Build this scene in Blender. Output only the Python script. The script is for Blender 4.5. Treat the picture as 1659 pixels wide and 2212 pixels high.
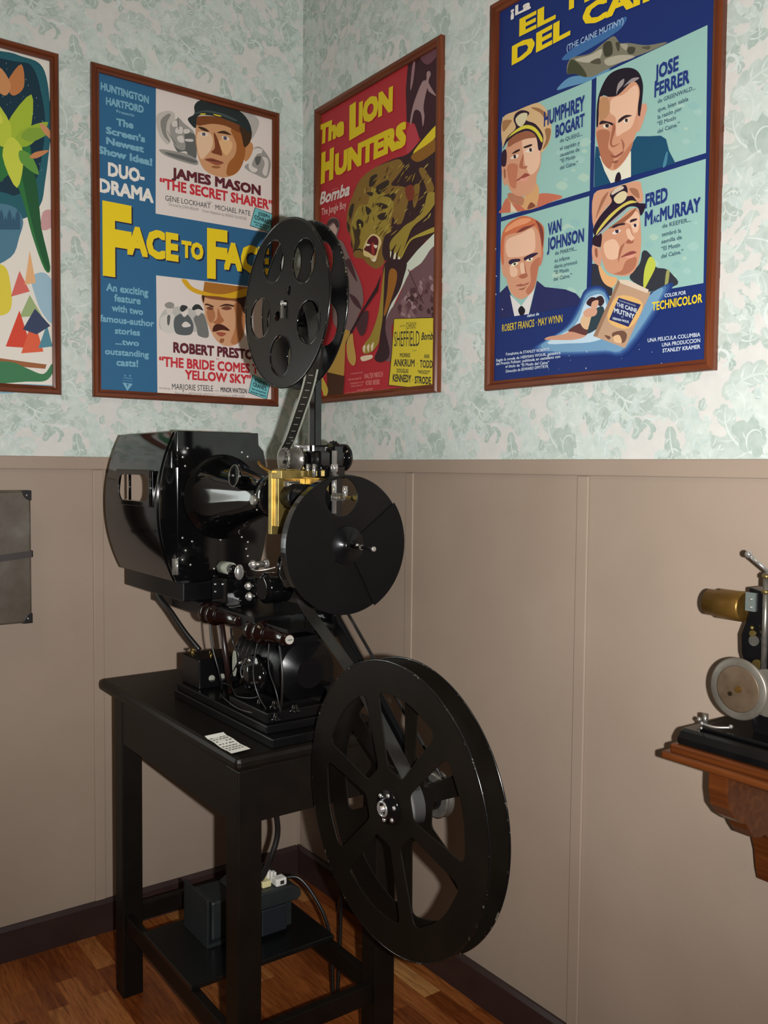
import bpy, bmesh, math, random
from mathutils import Vector, Matrix
S = bpy.context.scene
COL = S.collection
for o in list(bpy.data.objects): bpy.data.objects.remove(o)

# ------------------------------------------------------------------ camera
W, H = 1659.0, 2212.0
F_PX = 1926.38
YAW, PITCH, ROLL = 0.93705, -0.05048, 0.00938
CAM = Vector((-1.7883, -2.9775, 1.6025))
fw = Vector((math.cos(PITCH)*math.cos(YAW), math.cos(PITCH)*math.sin(YAW), math.sin(PITCH)))
_r = Vector((math.sin(YAW), -math.cos(YAW), 0)); _u = _r.cross(fw)
rt = _r*math.cos(ROLL) + _u*math.sin(ROLL)
up = -_r*math.sin(ROLL) + _u*math.cos(ROLL)
cd = bpy.data.cameras.new('camera'); cam = bpy.data.objects.new('camera', cd); COL.objects.link(cam)
cd.sensor_fit = 'HORIZONTAL'; cd.sensor_width = 36.0; cd.lens = F_PX/W*36.0
cd.clip_start = 0.05; cd.clip_end = 50
M = Matrix.Identity(4)
for i in range(3):
    M[i][0], M[i][1], M[i][2], M[i][3] = rt[i], up[i], -fw[i], CAM[i]
cam.matrix_world = M
S.camera = cam

# ------------------------------------------------------------------ light and exposure
S.view_settings.view_transform = 'Standard'; S.view_settings.look = 'None'
S.view_settings.gamma = 1.0; S.view_settings.use_curve_mapping = False
S.view_settings.exposure = 0.0
world = bpy.data.worlds.new('world'); S.world = world; world.use_nodes = True
world.node_tree.nodes['Background'].inputs[0].default_value = (1.0, 0.84, 0.66, 1)
world.node_tree.nodes['Background'].inputs[1].default_value = 0.06
# the camera's own flash: to the right of the lens (camera held upright)
fl = bpy.data.lights.new('camera_flash', 'SPOT'); flo = bpy.data.objects.new('camera_flash', fl); COL.objects.link(flo)
fl.energy = 290; fl.color = (1.0, 0.995, 0.98); fl.shadow_soft_size = 0.012
fl.spot_size = math.radians(112); fl.spot_blend = 1.0
flo.location = CAM + rt*0.085 - up*0.012 - fw*0.01
_aim = (fw + up*0.12).normalized()
flo.rotation_euler = _aim.to_track_quat('-Z', 'Y').to_euler()
# the room's own warm ceiling lamp
cl = bpy.data.lights.new('ceiling_lamp_light', 'AREA'); clo = bpy.data.objects.new('ceiling_lamp_light', cl); COL.objects.link(clo)
cl.shape = 'DISK'; cl.size = 0.9; cl.energy = 12; cl.color = (1.0, 0.80, 0.55)
clo.location = (-2.3, -2.1, 3.5)

# daylight behind the window further along the left wall
wn = bpy.data.lights.new('window_daylight', 'AREA'); wno = bpy.data.objects.new('window_daylight', wn); COL.objects.link(wno)
wn.shape = 'RECTANGLE'; wn.size = 0.50; wn.size_y = 0.90; wn.energy = 12; wn.color = (0.93, 1.0, 0.96)
wno.location = (-1.83, 0.06, 1.55); wno.rotation_euler = (math.radians(-90), 0, 0)

# ------------------------------------------------------------------ materials
def lin(c):
    o = []
    for v in c[:3]:
        v = v/255.0
        o.append(v/12.92 if v <= 0.04045 else ((v+0.055)/1.055)**2.4)
    return (o[0], o[1], o[2], 1)
MATS = {}
def mat(name, rgb, rough=0.5, metal=0.0, spec=0.5, coat=0.0):
    if name in MATS: return MATS[name]
    m = bpy.data.materials.new(name); m.use_nodes = True
    b = m.node_tree.nodes['Principled BSDF']
    b.inputs['Base Color'].default_value = lin(rgb)
    b.inputs['Roughness'].default_value = rough; b.inputs['Metallic'].default_value = metal
    b.inputs['Specular IOR Level'].default_value = spec
    if coat: b.inputs['Coat Weight'].default_value = coat; b.inputs['Coat Roughness'].default_value = 0.06
    MATS[name] = m; return m
def nd(m, t, **k):
    n = m.node_tree.nodes.new(t)
    for a, v in k.items(): setattr(n, a, v)
    return n
def lk(m, a, b): m.node_tree.links.new(a, b)
def bs(m): return m.node_tree.nodes['Principled BSDF']
def coords(m, scale=(1, 1, 1), rot=(0, 0, 0)):
    t = nd(m, 'ShaderNodeNewGeometry'); mp = nd(m, 'ShaderNodeMapping')
    mp.inputs['Scale'].default_value = scale; mp.inputs['Rotation'].default_value = rot
    lk(m, t.outputs['Position'], mp.inputs['Vector']); return mp.outputs[0]
def noise(m, vec, scale, detail=3, rough=0.5, dist=0.0):
    n = nd(m, 'ShaderNodeTexNoise'); n.inputs['Scale'].default_value = scale; n.inputs['Detail'].default_value = detail
    n.inputs['Roughness'].default_value = rough; n.inputs['Distortion'].default_value = dist
    lk(m, vec, n.inputs['Vector']); return n.outputs['Fac']
def ramp(m, fac, stops):
    r = nd(m, 'ShaderNodeValToRGB'); e = r.color_ramp.elements
    while len(e) < len(stops): e.new(0.5)
    for i, (p, c) in enumerate(stops): e[i].position = p; e[i].color = lin(c)
    lk(m, fac, r.inputs['Fac']); return r.outputs['Color']
def mixc(m, fac, a, b, mode='MIX'):
    n = nd(m, 'ShaderNodeMix', data_type='RGBA', blend_type=mode)
    if isinstance(fac, (int, float)): n.inputs[0].default_value = fac
    else: lk(m, fac, n.inputs[0])
    for v, s in ((a, n.inputs[6]), (b, n.inputs[7])):
        if isinstance(v, tuple): s.default_value = v
        else: lk(m, v, s)
    return n.outputs[2]
def bump(m, h, strength, dist=0.002):
    b = nd(m, 'ShaderNodeBump'); b.inputs['Strength'].default_value = strength; b.inputs['Distance'].default_value = dist
    lk(m, h, b.inputs['Height']); lk(m, b.outputs[0], bs(m).inputs['Normal'])
def noisy(name, rgb, rgb2, scale, rough=0.5, metal=0.0, spec=0.5, stretch=(1, 1, 1), bmp=0.0, detail=4, coat=0.0):
    if name in MATS: return MATS[name]
    m = mat(name, rgb, rough, metal, spec, coat)
    n = noise(m, coords(m, stretch), scale, detail)
    lk(m, ramp(m, n, [(0.3, rgb), (0.7, rgb2)]), bs(m).inputs['Base Color'])
    if bmp: bump(m, n, bmp)
    return m

ENAMEL = mat('black_enamel', (8, 8, 9), 0.07, 0, 0.5)
ENAMEL_R = noisy('worn_black_enamel', (8, 8, 9), (13, 12, 13), 9, 0.28, 0, 0.2)
REELM = noisy('matte_black_reel_paint', (13, 10, 7), (18, 14, 10), 12, 0.4, 0, 0.15)
RIMM = mat('chipped_rim_paint', (10, 10, 10), 0.2, 0, 0.5)
lk(RIMM, ramp(RIMM, noise(RIMM, coords(RIMM), 85, 4, .7), [(0.60, (9, 9, 9)), (0.68, (92, 86, 74))]), bs(RIMM).inputs['Base Color'])
TABLEM = noisy('black_brown_table_stain', (13, 9, 6), (19, 14, 10), 14, 0.45, 0, 0.2, (1, 0.1, 1))
CHROME = mat('chrome', (205, 203, 200), 0.2, 0.85)
STEEL = noisy('brushed_steel', (104, 101, 95), (132, 128, 120), 60, 0.36, 0.75)
BRASS = noisy('brass', (122, 104, 56), (150, 130, 76), 40, 0.3, 0.8)
AGEDBRASS = noisy('aged_brass', (110, 80, 34), (140, 106, 50), 30, 0.38, 0.75, stretch=(1, .2, 1))
BAKELITE = mat('brown_bakelite', (18, 6, 5), 0.14, 0, 0.5)
RUBBER = mat('black_cable_rubber', (20, 19, 19), 0.35)
WHITEP = mat('white_plastic', (215, 212, 205), 0.4)
IVORY = mat('ivory_tag', (128, 130, 118), 0.5)
GREYM = noisy('grey_transformer_steel', (26, 31, 32), (36, 41, 42), 20, 0.45, 0.1)
PAPER = mat('white_paper', (222, 220, 212), 0.6, 0, 0.2)
INK = mat('black_ink', (40, 38, 36), 0.6, 0, 0.2)

def wood(name, a, b, c, axis, rough=0.3, spec=0.4):
    m = mat(name, a, rough, 0, spec)
    sc = [60, 60, 60]; sc[axis] = 3.0
    v = coords(m, tuple(sc))
    n = noise(m, v, 1.0, 4, 0.6, 0.6)
    lk(m, ramp(m, n, [(0.25, a), (0.5, b), (0.75, c)]), bs(m).inputs['Base Color'])
    return m
FRAME_H = wood('varnished_frame_wood', (76, 35, 19), (100, 48, 25), (120, 64, 36), 2)
FRAME_X = wood('varnished_frame_wood_along', (76, 35, 19), (100, 48, 25), (120, 64, 36), 0)
FRAME_Y = wood('varnished_frame_wood_across', (76, 35, 19), (100, 48, 25), (120, 64, 36), 1)
SHELFW = wood('red_brown_shelf_wood', (62, 28, 10), (80, 39, 14), (98, 52, 22), 1, 0.3)

# painted wainscot
TAUPE = mat('taupe_wainscot_paint', (152, 135, 120), 0.5, 0, 0.3)
_v = coords(TAUPE)
_n = noise(TAUPE, _v, 420, 2); _n2 = noise(TAUPE, _v, 3, 3)
lk(TAUPE, ramp(TAUPE, _n2, [(0.3, (149, 132, 117)), (0.7, (156, 139, 124))]), bs(TAUPE).inputs['Base Color'])
bump(TAUPE, _n, 0.25, 0.0012)
SKIRT = noisy('dark_plum_skirting_paint', (46, 32, 31), (56, 40, 38), 6, 0.35, 0, 0.4)
# three-strip laminate floor, boards along y
FLOORM = mat('oak_laminate', (150, 90, 45), 0.34, 0, 0.4)
_p = coords(FLOORM, (1, 1, 1), (0, 0, math.radians(90)))
br = nd(FLOORM, 'ShaderNodeTexBrick'); br.offset = 0.37; br.offset_frequency = 2; br.squash = 1.0
br.inputs['Scale'].default_value = 1.0; br.inputs['Brick Width'].default_value = 0.36; br.inputs['Row Height'].default_value = 0.063
br.inputs['Mortar Size'].default_value = 0.0009; br.inputs['Color1'].default_value = (0, 0, 0, 1); br.inputs['Color2'].default_value = (1, 1, 1, 1)
br.inputs['Mortar'].default_value = (0.3, 0.3, 0.3, 1); br.inputs['Bias'].default_value = 0.0
lk(FLOORM, _p, br.inputs['Vector'])
_tone = ramp(FLOORM, br.outputs['Color'], [(0.0, (120, 62, 26)), (0.45, (150, 84, 38)), (0.8, (166, 100, 50)), (1.0, (196, 142, 84))])
_g = noise(FLOORM, coords(FLOORM, (90, 7, 1)), 1.0, 5, 0.65, 1.2)
_gr = ramp(FLOORM, _g, [(0.3, (150, 118, 96)), (0.6, (255, 255, 255))])
lk(FLOORM, mixc(FLOORM, 0.85, _tone, _gr, 'MULTIPLY'), bs(FLOORM).inputs['Base Color'])

# wallpaper tones: soft mottling inside every printed colour
def paper(name, a, b, scale=34):
    m = mat(name, a, 0.55, 0, 0.25)
    n = noise(m, coords(m), scale, 4, 0.6)
    lk(m, ramp(m, n, [(0.34, a), (0.66, b)]), bs(m).inputs['Base Color'])
    return m
WP = [paper('wallpaper_ground', (204, 203, 198), (210, 208, 203)),
      paper('wallpaper_sage', (176, 188, 180), (192, 202, 195)),
      paper('wallpaper_sage_pale', (191, 201, 194), (203, 211, 204)),
      paper('wallpaper_aqua', (183, 197, 191), (199, 209, 204)),
      paper('wallpaper_grey_green', (163, 178, 169), (180, 192, 184)),
      paper('wallpaper_light', (198, 208, 203), (210, 217, 213))]

# ------------------------------------------------------------------ mesh helpers
class MB:
    def __init__(s): s.v = []; s.f = []; s.m = []; s.sm = []; s.mats = []
    def mi(s, m):
        if m not in s.mats: s.mats.append(m)
        return s.mats.index(m)
    def add(s, vs, fs, m, smooth=False):
        b = len(s.v); k = s.mi(m)
        s.v += [tuple(v) for v in vs]
        for f in fs: s.f.append(tuple(b+i for i in f)); s.m.append(k); s.sm.append(smooth)
        return s
    def box(s, a, b, m):
        x0, y0, z0 = a; x1, y1, z1 = b
        return s.add([(x0,y0,z0),(x1,y0,z0),(x1,y1,z0),(x0,y1,z0),(x0,y0,z1),(x1,y0,z1),(x1,y1,z1),(x0,y1,z1)],
              [(3,2,1,0),(4,5,6,7),(0,1,5,4),(1,2,6,5),(2,3,7,6),(3,0,4,7)], m)
    def lathe(s, p, d, prof, m, seg=32, smooth=True, caps=True):
        d = Vector(d).normalized(); p = Vector(p)
        a = d.orthogonal().normalized(); b = d.cross(a)
        vs = []; fs = []
        for (t, r) in prof:
            for i in range(seg):
                an = 2*math.pi*i/seg
                vs.append(p + d*t + a*(r*math.cos(an)) + b*(r*math.sin(an)))
        for j in range(len(prof)-1):
            for i in range(seg):
                i2 = (i+1) % seg
                fs.append((j*seg+i, j*seg+i2, (j+1)*seg+i2, (j+1)*seg+i))
        s.add(vs, fs, m, smooth)
        if caps:
            n = len(prof)-1; k = len(s.v)-len(vs)
            for j, fl_ in ((0, True), (n, False)):
                if prof[j][1] > 1e-5:
                    ring = [k+j*seg+i for i in range(seg)]
                    s.f.append(tuple(reversed(ring)) if fl_ else tuple(ring)); s.m.append(s.mi(m)); s.sm.append(False)
        return s
    def cyl(s, p0, p1, r, m, seg=24, r1=None, bev=0.0):
        p0 = Vector(p0); p1 = Vector(p1); L = (p1-p0).length; r1 = r if r1 is None else r1
        if bev: prof = [(0, r-bev), (bev, r), (L-bev, r1), (L, r1-bev)]
        else: prof = [(0, r), (L, r1)]
        # split so that the ends stay crisp
        return s.lathe(p0, p1-p0, prof, m, seg)
    def ring(s, c, n, R, r, m, seg=48, sec=8):
        c = Vector(c); n = Vector(n).normalized(); a = n.orthogonal().normalized(); b = n.cross(a)
        vs = []; fs = []
        for i in range(seg):
            t = 2*math.pi*i/seg; d = a*math.cos(t)+b*math.sin(t)
            for j in range(sec):
                q = 2*math.pi*j/sec
                vs.append(c + d*(R+r*math.cos(q)) + n*(r*math.sin(q)))
        for i in range(seg):
            for j in range(sec):
                fs.append((i*sec+j, ((i+1)%seg)*sec+j, ((i+1)%seg)*sec+(j+1)%sec, i*sec+(j+1)%sec))
        return s.add(vs, fs, m, True)
    def tube(s, pts, r, m, sec=8, sub=6):
        P = [Vector(p) for p in pts]
        if len(P) > 2 and sub > 1:
            Q = []
            for i in range(len(P)-1):
                p0 = P[max(i-1, 0)]; p1 = P[i]; p2 = P[i+1]; p3 = P[min(i+2, len(P)-1)]
                for k in range(sub):
                    t = k/sub
                    Q.append(0.5*((2*p1)+(p2-p0)*t+(2*p0-5*p1+4*p2-p3)*t*t+(3*p1-p0-3*p2+p3)*t**3))
            Q.append(P[-1]); P = Q
        vs = []; fs = []; a = None
        for i, p in enumerate(P):
            d = (P[min(i+1, len(P)-1)]-P[max(i-1, 0)]).normalized()
            if a is None: a = d.orthogonal().normalized()
            a = (a - d*a.dot(d)).normalized(); b = d.cross(a)
            for j in range(sec):
                q = 2*math.pi*j/sec; vs.append(p+a*(r*math.cos(q))+b*(r*math.sin(q)))
        for i in range(len(P)-1):
            for j in range(sec): fs.append((i*sec+j, i*sec+(j+1)%sec, (i+1)*sec+(j+1)%sec, (i+1)*sec+j))
        fs.append(tuple(range(sec-1, -1, -1))); fs.append(tuple((len(P)-1)*sec+j for j in range(sec)))
        return s.add(vs, fs, m, True)
    def ball(s, c, r, m, seg=16, n=8, sc=(1, 1, 1)):
        vs = []; fs = []
        for j in range(n+1):
            t = math.pi*j/n
            for i in range(seg):
                q = 2*math.pi*i/seg
                vs.append((c[0]+sc[0]*r*math.sin(t)*math.cos(q), c[1]+sc[1]*r*math.sin(t)*math.sin(q), c[2]+sc[2]*r*math.cos(t)))
        for j in range(n):
            for i in range(seg): fs.append((j*seg+i, (j+1)*seg+i, (j+1)*seg+(i+1)%seg, j*seg+(i+1)%seg))
        return s.add(vs, fs, m, True)
    def prism(s, pts, ax, t0, t1, m, smooth=False):
        """outline (a, b) pairs extruded along axis ax from t0 to t1"""
        def v3(a, b, t): return {0: (t, a, b), 1: (a, t, b), 2: (a, b, t)}[ax]
        n = len(pts)
        vs = [v3(a, b, t0) for a, b in pts]+[v3(a, b, t1) for a, b in pts]
        s.add(vs, [tuple(range(n)), tuple(range(2*n-1, n-1, -1))], m, False)
        k = len(s.v)-2*n
        for i in range(n):
            j = (i+1) % n
            s.f.append((k+i, k+n+i, k+n+j, k+j)); s.m.append(s.mi(m)); s.sm.append(smooth)
        return s
    def plate(s, outlines, ax, t, thick, m, bev=0.0):
        """flat plate with holes: outlines[0] the rim, the rest holes; (a, b) pairs in the plane across axis ax"""
        cu = bpy.data.curves.new('tmp', 'CURVE'); cu.dimensions = '2D'; cu.fill_mode = 'BOTH'
        cu.extrude = thick/2-bev; cu.bevel_depth = bev; cu.bevel_resolution = 1; cu.offset = -bev
        for pl in outlines:
            sp = cu.splines.new('POLY'); sp.points.add(len(pl)-1); sp.use_cyclic_u = True
            for i, (a, b) in enumerate(pl): sp.points[i].co = (a, b, 0, 1)
        vs, fs = curve_mesh(cu)
        f = {0: lambda v: (t+v[2], v[0], v[1]), 1: lambda v: (v[0], t+v[2], v[1]), 2: lambda v: (v[0], v[1], t+v[2])}[ax]
        return s.add([f(v) for v in vs], fs, m, False)
def curve_mesh(cu):
    o = bpy.data.objects.new('tmp', cu); COL.objects.link(o)
    dg = bpy.context.evaluated_depsgraph_get(); dg.update()
    me = bpy.data.meshes.new_from_object(o.evaluated_get(dg))
    vs = [tuple(v.co) for v in me.vertices]; fs = [tuple(p.vertices) for p in me.polygons]
    bpy.data.meshes.remove(me); bpy.data.objects.remove(o)
    (bpy.data.curves).remove(cu)
    return vs, fs
def wloc(o):
    p = Vector((0, 0, 0))
    while o: p += o.location; o = o.parent
    return p
def obj(name, mb, parent=None, bevel=0.0, loc=None, fix=True):
    """one mesh object; geometry is given in room coordinates, the origin goes to the piece's own base"""
    base = wloc(parent) if parent else Vector((0, 0, 0))
    V = [Vector(v) for v in mb.v]
    if loc is None:
        lo = [min(v[i] for v in V) for i in range(3)]; hi = [max(v[i] for v in V) for i in range(3)]
        loc = Vector(((lo[0]+hi[0])/2, (lo[1]+hi[1])/2, lo[2]))
    loc = Vector(loc)
    me = bpy.data.meshes.new(name)
    me.from_pydata([tuple(v-loc) for v in V], [], mb.f)
    for m in mb.mats: me.materials.append(m)
    me.polygons.foreach_set('material_index', mb.m); me.polygons.foreach_set('use_smooth', mb.sm)
    me.update()
    if fix and len(mb.v) < 60000:
        bm = bmesh.new(); bm.from_mesh(me)
        bmesh.ops.recalc_face_normals(bm, faces=bm.faces); bm.to_mesh(me); bm.free()
    o = bpy.data.objects.new(name, me); COL.objects.link(o)
    o.location = loc-base
    if parent: o.parent = parent
    if bevel:
        b = o.modifiers.new('bevel', 'BEVEL'); b.width = bevel; b.segments = 2; b.limit_method = 'ANGLE'; b.angle_limit = math.radians(40)
    return o
def tag(o, label, cat, group=None, kind=None):
    o['label'] = label; o['category'] = cat
    if group: o['group'] = group
    if kind: o['kind'] = kind
    return o
def thing(name, loc, label, cat, group=None):
    e = bpy.data.objects.new(name, None); COL.objects.link(e); e.location = loc; e.empty_display_size = 0.05
    return tag(e, label, cat, group)
def struct(name, mb, parent=None, **k):
    o = obj(name, mb, parent, **k)
    o['kind'] = 'structure'
    return o
def circle(cx, cy, r, n=64, a0=0.0): return [(cx+r*math.cos(a0+2*math.pi*i/n), cy+r*math.sin(a0+2*math.pi*i/n)) for i in range(n)]
def smooth_closed(P, sub=4):
    n = len(P); out = []
    for i in range(n):
        p0, p1, p2, p3 = P[i-1], P[i], P[(i+1) % n], P[(i+2) % n]
        for k in range(sub):
            t = k/sub; q = []
            for c in range(2):
                q.append(0.5*(2*p1[c]+(p2[c]-p0[c])*t+(2*p0[c]-5*p1[c]+4*p2[c]-p3[c])*t*t+(3*p1[c]-p0[c]-3*p2[c]+p3[c])*t**3))
            out.append(tuple(q))
    return out
# where a direction seen in the photograph meets a wall: (u, z) with u = x on the left wall, -y on the right wall
def wall_uz(px, py, wall):
    d = fw + rt*((px-W/2)/F_PX) - up*((py-H/2)/F_PX)
    if wall == 'L':
        t = -CAM.y/d.y; p = CAM+d*t; return (p.x, p.z)
    t = -CAM.x/d.x; p = CAM+d*t; return (-p.y, p.z)
def to3(u, z, off, wall): return (u, -off, z) if wall == 'L' else (-off, -u, z)
# ------------------------------------------------------------------ room shell
CEIL = 3.75
X0, Y0 = -3.2, -4.6
fb = MB(); fb.box((X0, Y0, -0.06), (0.1, 0.1, 0.0), FLOORM); struct('floor', fb)
cb = MB(); cb.box((X0, Y0, CEIL), (0.1, 0.1, CEIL+0.05), mat('white_ceiling_paint', (225, 218, 205), 0.7)); struct('ceiling', cb)
RAIL_T, RAIL_B, SK = 1.627, 1.585, 0.113

def acanthus(rng, cx, cz, ang, size, curl, lobes=5, wid=0.34):
    """one lobed leaf along a curling spine: outline, spine and the light veins that run into its lobes"""
    n = lobes*6; sp = []; x, z, a = cx, cz, ang; st = size/n
    for i in range(n+1):
        sp.append((x, z, a)); x += math.cos(a)*st; z += math.sin(a)*st; a += curl*(0.3+1.6*i/n)/n
    L, R, veins = [], [], []
    for i, (x, z, a) in enumerate(sp):
        t = i/n; env = math.sin(math.pi*min(1, t*0.88+0.10))**0.7*wid*size*(1-0.3*t)
        k = i % 6
        saw = (0.5, 0.78, 0.95, 1.0, 0.86, 0.5)[k]; bk = (-.05, .05, .2, .42, .5, .1)[k]
        w = env*saw
        L.append((x-math.sin(a)*w+math.cos(a)*env*bk, z+math.cos(a)*w+math.sin(a)*env*bk))
        w2 = w*0.8
        R.append((x+math.sin(a)*w2+math.cos(a)*env*bk, z-math.cos(a)*w2+math.sin(a)*env*bk))
        if k == 0 and 0 < i < n-3:
            for sg in (1, -1):
                e = env*.72; veins.append([(x, z, 0), (x-sg*math.sin(a)*e*.5+math.cos(a)*e*.35, z+sg*math.cos(a)*e*.5+math.sin(a)*e*.35, 0), (x-sg*math.sin(a)*e+math.cos(a)*e*.9, z+sg*math.cos(a)*e+math.sin(a)*e*.9, 0)])
    return L+R[::-1], sp, veins
def stroke(sp, w):
    n = len(sp)-1; L, R = [], []
    for i, (x, z, a) in enumerate(sp):
        k = w*math.sin(math.pi*(0.06+0.9*i/n))
        L.append((x-math.sin(a)*k, z+math.cos(a)*k)); R.append((x+math.sin(a)*k, z-math.cos(a)*k))
    return L+R[::-1]
def vein(v, w):
    (x0, z0, _), (x1, z1, _), (x2, z2, _) = v
    dx, dz = x2-x0, z2-z0; l = math.hypot(dx, dz) or 1; nx, nz = -dz/l*w, dx/l*w
    return [(x0, z0), (x1+nx, z1+nz), (x2, z2), (x1-nx, z1-nz)]
def make_tile(seed, TW, TH):
    rng = random.Random(seed); groups = []
    def leaf_group(cx, cz, a, sz, cu, lobes, wid, tone):
        o, sp, ve = acanthus(rng, cx, cz, a, sz, cu, lobes, wid)
        g = [(o, tone)]
        for v in ve: g.append((vein(v, .0016+.006*sz), rng.choice((5, 2, 2)) if tone != 2 else 5))
        g.append((stroke(sp, .0014+.007*sz), rng.choice((5, 5, 2))))
        return g, sp
    NX, NZ = 4, 5
    for i in range(NX):
        for j in range(NZ):
            for rep in range(2):
                cx = (i+rng.random())*TW/NX; cz = (j+rng.random())*TH/NZ
                a = rng.uniform(0, 2*math.pi); cu = rng.choice((-1, 1))*rng.uniform(1.4, 3.6); sz = rng.uniform(0.12, 0.22)
                g, sp = leaf_group(cx, cz, a, sz, cu, rng.choice((5, 6, 7)), rng.uniform(.19, .27), rng.choice((1, 1, 2, 3, 3, 4)))
                groups.append(g)
                for k in range(rng.choice((1, 2, 3))):
                    q = rng.randint(4, len(sp)-8); x, z, b = sp[q]; sg = rng.choice((-1, 1))
                    g2, _ = leaf_group(x, z, b+sg*0.7, sz*rng.uniform(.35, .6), sg*rng.uniform(2.0, 4.5), 4, rng.uniform(.24, .34), rng.choice((1, 2, 4, 4, 3)))
                    groups.append(g2)
    for _ in range(90):
        cx, cz = rng.random()*TW, rng.random()*TH; a = rng.uniform(0, 2*math.pi); g = []
        for k in range(rng.choice((1, 2, 3))):
            o, sp, ve = acanthus(rng, cx, cz, a+k*1.1, rng.uniform(.025, .06), rng.uniform(-3, 3), 3, .36)
            g.append((o, rng.choice((1, 2, 4, 3)))); g.append((stroke(sp, .0012), 5))
        groups.append(g)
    for _ in range(30):
        cx, cz = rng.random()*TW, rng.random()*TH
        o, sp, ve = acanthus(rng, cx, cz, rng.uniform(0, 6.28), rng.uniform(.06, .15), rng.choice((-1, 1))*rng.uniform(3, 6), 3, .2)
        groups.append([(stroke(sp, rng.uniform(.0012, .004)), rng.choice((5, 5, 2)))])
    for _ in range(90):       # bare patches of the ground showing through
        cx, cz = rng.random()*TW, rng.random()*TH
        o, sp, ve = acanthus(rng, cx, cz, rng.uniform(0, 6.28), rng.uniform(.02, .055), rng.uniform(-2, 2), 3, .4)
        groups.append([(o, 0)])
    rng.shuffle(groups)
    return [it for g in groups for it in g]
TW, TH = 0.53, 0.64
TILE = make_tile(11, TW, TH)
def wallpaper(parent, wall, u0, u1, z0, z1):
    mb = MB()
    mb.add([to3(u0, z0, .0008, wall), to3(u1, z0, .0008, wall), to3(u1, z1, .0008, wall), to3(u0, z1, .0008, wall)], [(0, 1, 2, 3)], WP[0])
    ou = (u1-0.0) % TW
    for i in range(int((u1-u0)/TW)+2):
        for j in range(int((z1-z0)/TH)+2):
            bu = u0-ou+i*TW; bz = z0-0.2+j*TH
            for k, (o, c) in enumerate(TILE):
                P = [(bu+a, bz+b) for a, b in o]
                us = [p[0] for p in P]; zs = [p[1] for p in P]
                if max(us) < u0 or min(us) > u1 or max(zs) < z0 or min(zs) > z1: continue
                P = [(min(max(a, u0), u1), min(max(b, z0), z1)) for a, b in P]
                off = 0.0009+0.000008*(k % 260); h = len(P)//2
                vs = []
                for q in range(h): vs += [to3(*P[q], off+1.6e-6*q, wall), to3(*P[-1-q], off+1.6e-6*q, wall)]
                mb.add(vs, [(2*q, 2*q+2, 2*q+3, 2*q+1) for q in range(h-1)], WP[c])
    return struct('wallpaper', mb, parent, fix=False)
WALLP = mat('wall_plaster', (200, 192, 184), 0.7)
wl = MB(); wl.box((-1.58, 0.0, 0.0), (0.1, 0.1, CEIL), WALLP); wl.box((X0, 0.0, 0.0), (-2.08, 0.1, CEIL), WALLP); wl.box((-2.08, 0.0, 0.0), (-1.58, 0.1, 1.10), WALLP); wl.box((-2.08, 0.0, 2.0), (-1.58, 0.1, CEIL), WALLP); WL = struct('wall_left', wl)
wr = MB(); wr.box((0.0, Y0, 0.0), (0.1, 0.0, CEIL), WALLP); WR = struct('wall_right', wr)
wallpaper(WL, 'L', -1.53, 0.0, RAIL_T, 3.6)
wallpaper(WR, 'R', 0.0, 2.7, RAIL_T, 3.6)
p = MB(); p.box((-1.53, -0.004, 0), (0, 0, RAIL_T-.004), TAUPE); struct('wainscot_panel', p, WL)
p = MB(); p.box((-0.004, Y0, 0), (0, -0.004, RAIL_T-.004), TAUPE); struct('wainscot_panel', p, WR)
wf = MB()
for a_, b_ in (((-2.12, -.015, 1.06), (-2.07, .03, 2.04)), ((-1.59, -.015, 1.06), (-1.54, .03, 2.04)), ((-2.07, -.015, 1.06), (-1.59, .03, 1.11)), ((-2.07, -.015, 1.99), (-1.59, .03, 2.04))): wf.box(a_, b_, mat('white_window_paint', (215, 212, 205), .4))
struct('window_1', wf, bevel=.002)
n = 0
def trim(a, b, m=TAUPE, bev=.003):
    global n; n += 1
    t = MB(); t.box(a, b, m); return struct('trim_%d' % n, t, bevel=bev)
trim((-1.53, -0.017, RAIL_B), (-0.017, -0.004, RAIL_T))
trim((-0.017, Y0, RAIL_B), (-0.004, -0.004, RAIL_T))
for x in (-0.8117,): trim((x, -0.011, SK), (x+.0355, -0.004, RAIL_B-.0005))
for y in (-0.7141, -1.4427, -2.165): trim((-0.011, y, SK), (-0.004, y+.0385, RAIL_B-.0005))
trim((-0.012, -0.012, SK), (-0.004, -0.004, RAIL_B-.0005))
b = MB(); b.prism([(-.004, 0), (-.02, 0), (-.02, SK-.012), (-.012, SK), (-.004, SK)], 0, X0, -.02, SKIRT); struct('baseboard_left', b)
b = MB(); b.prism([(-.004, 0), (-.02, 0), (-.02, SK-.012), (-.012, SK), (-.004, SK)], 1, Y0, -.004, SKIRT); struct('baseboard_right', b)

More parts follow.
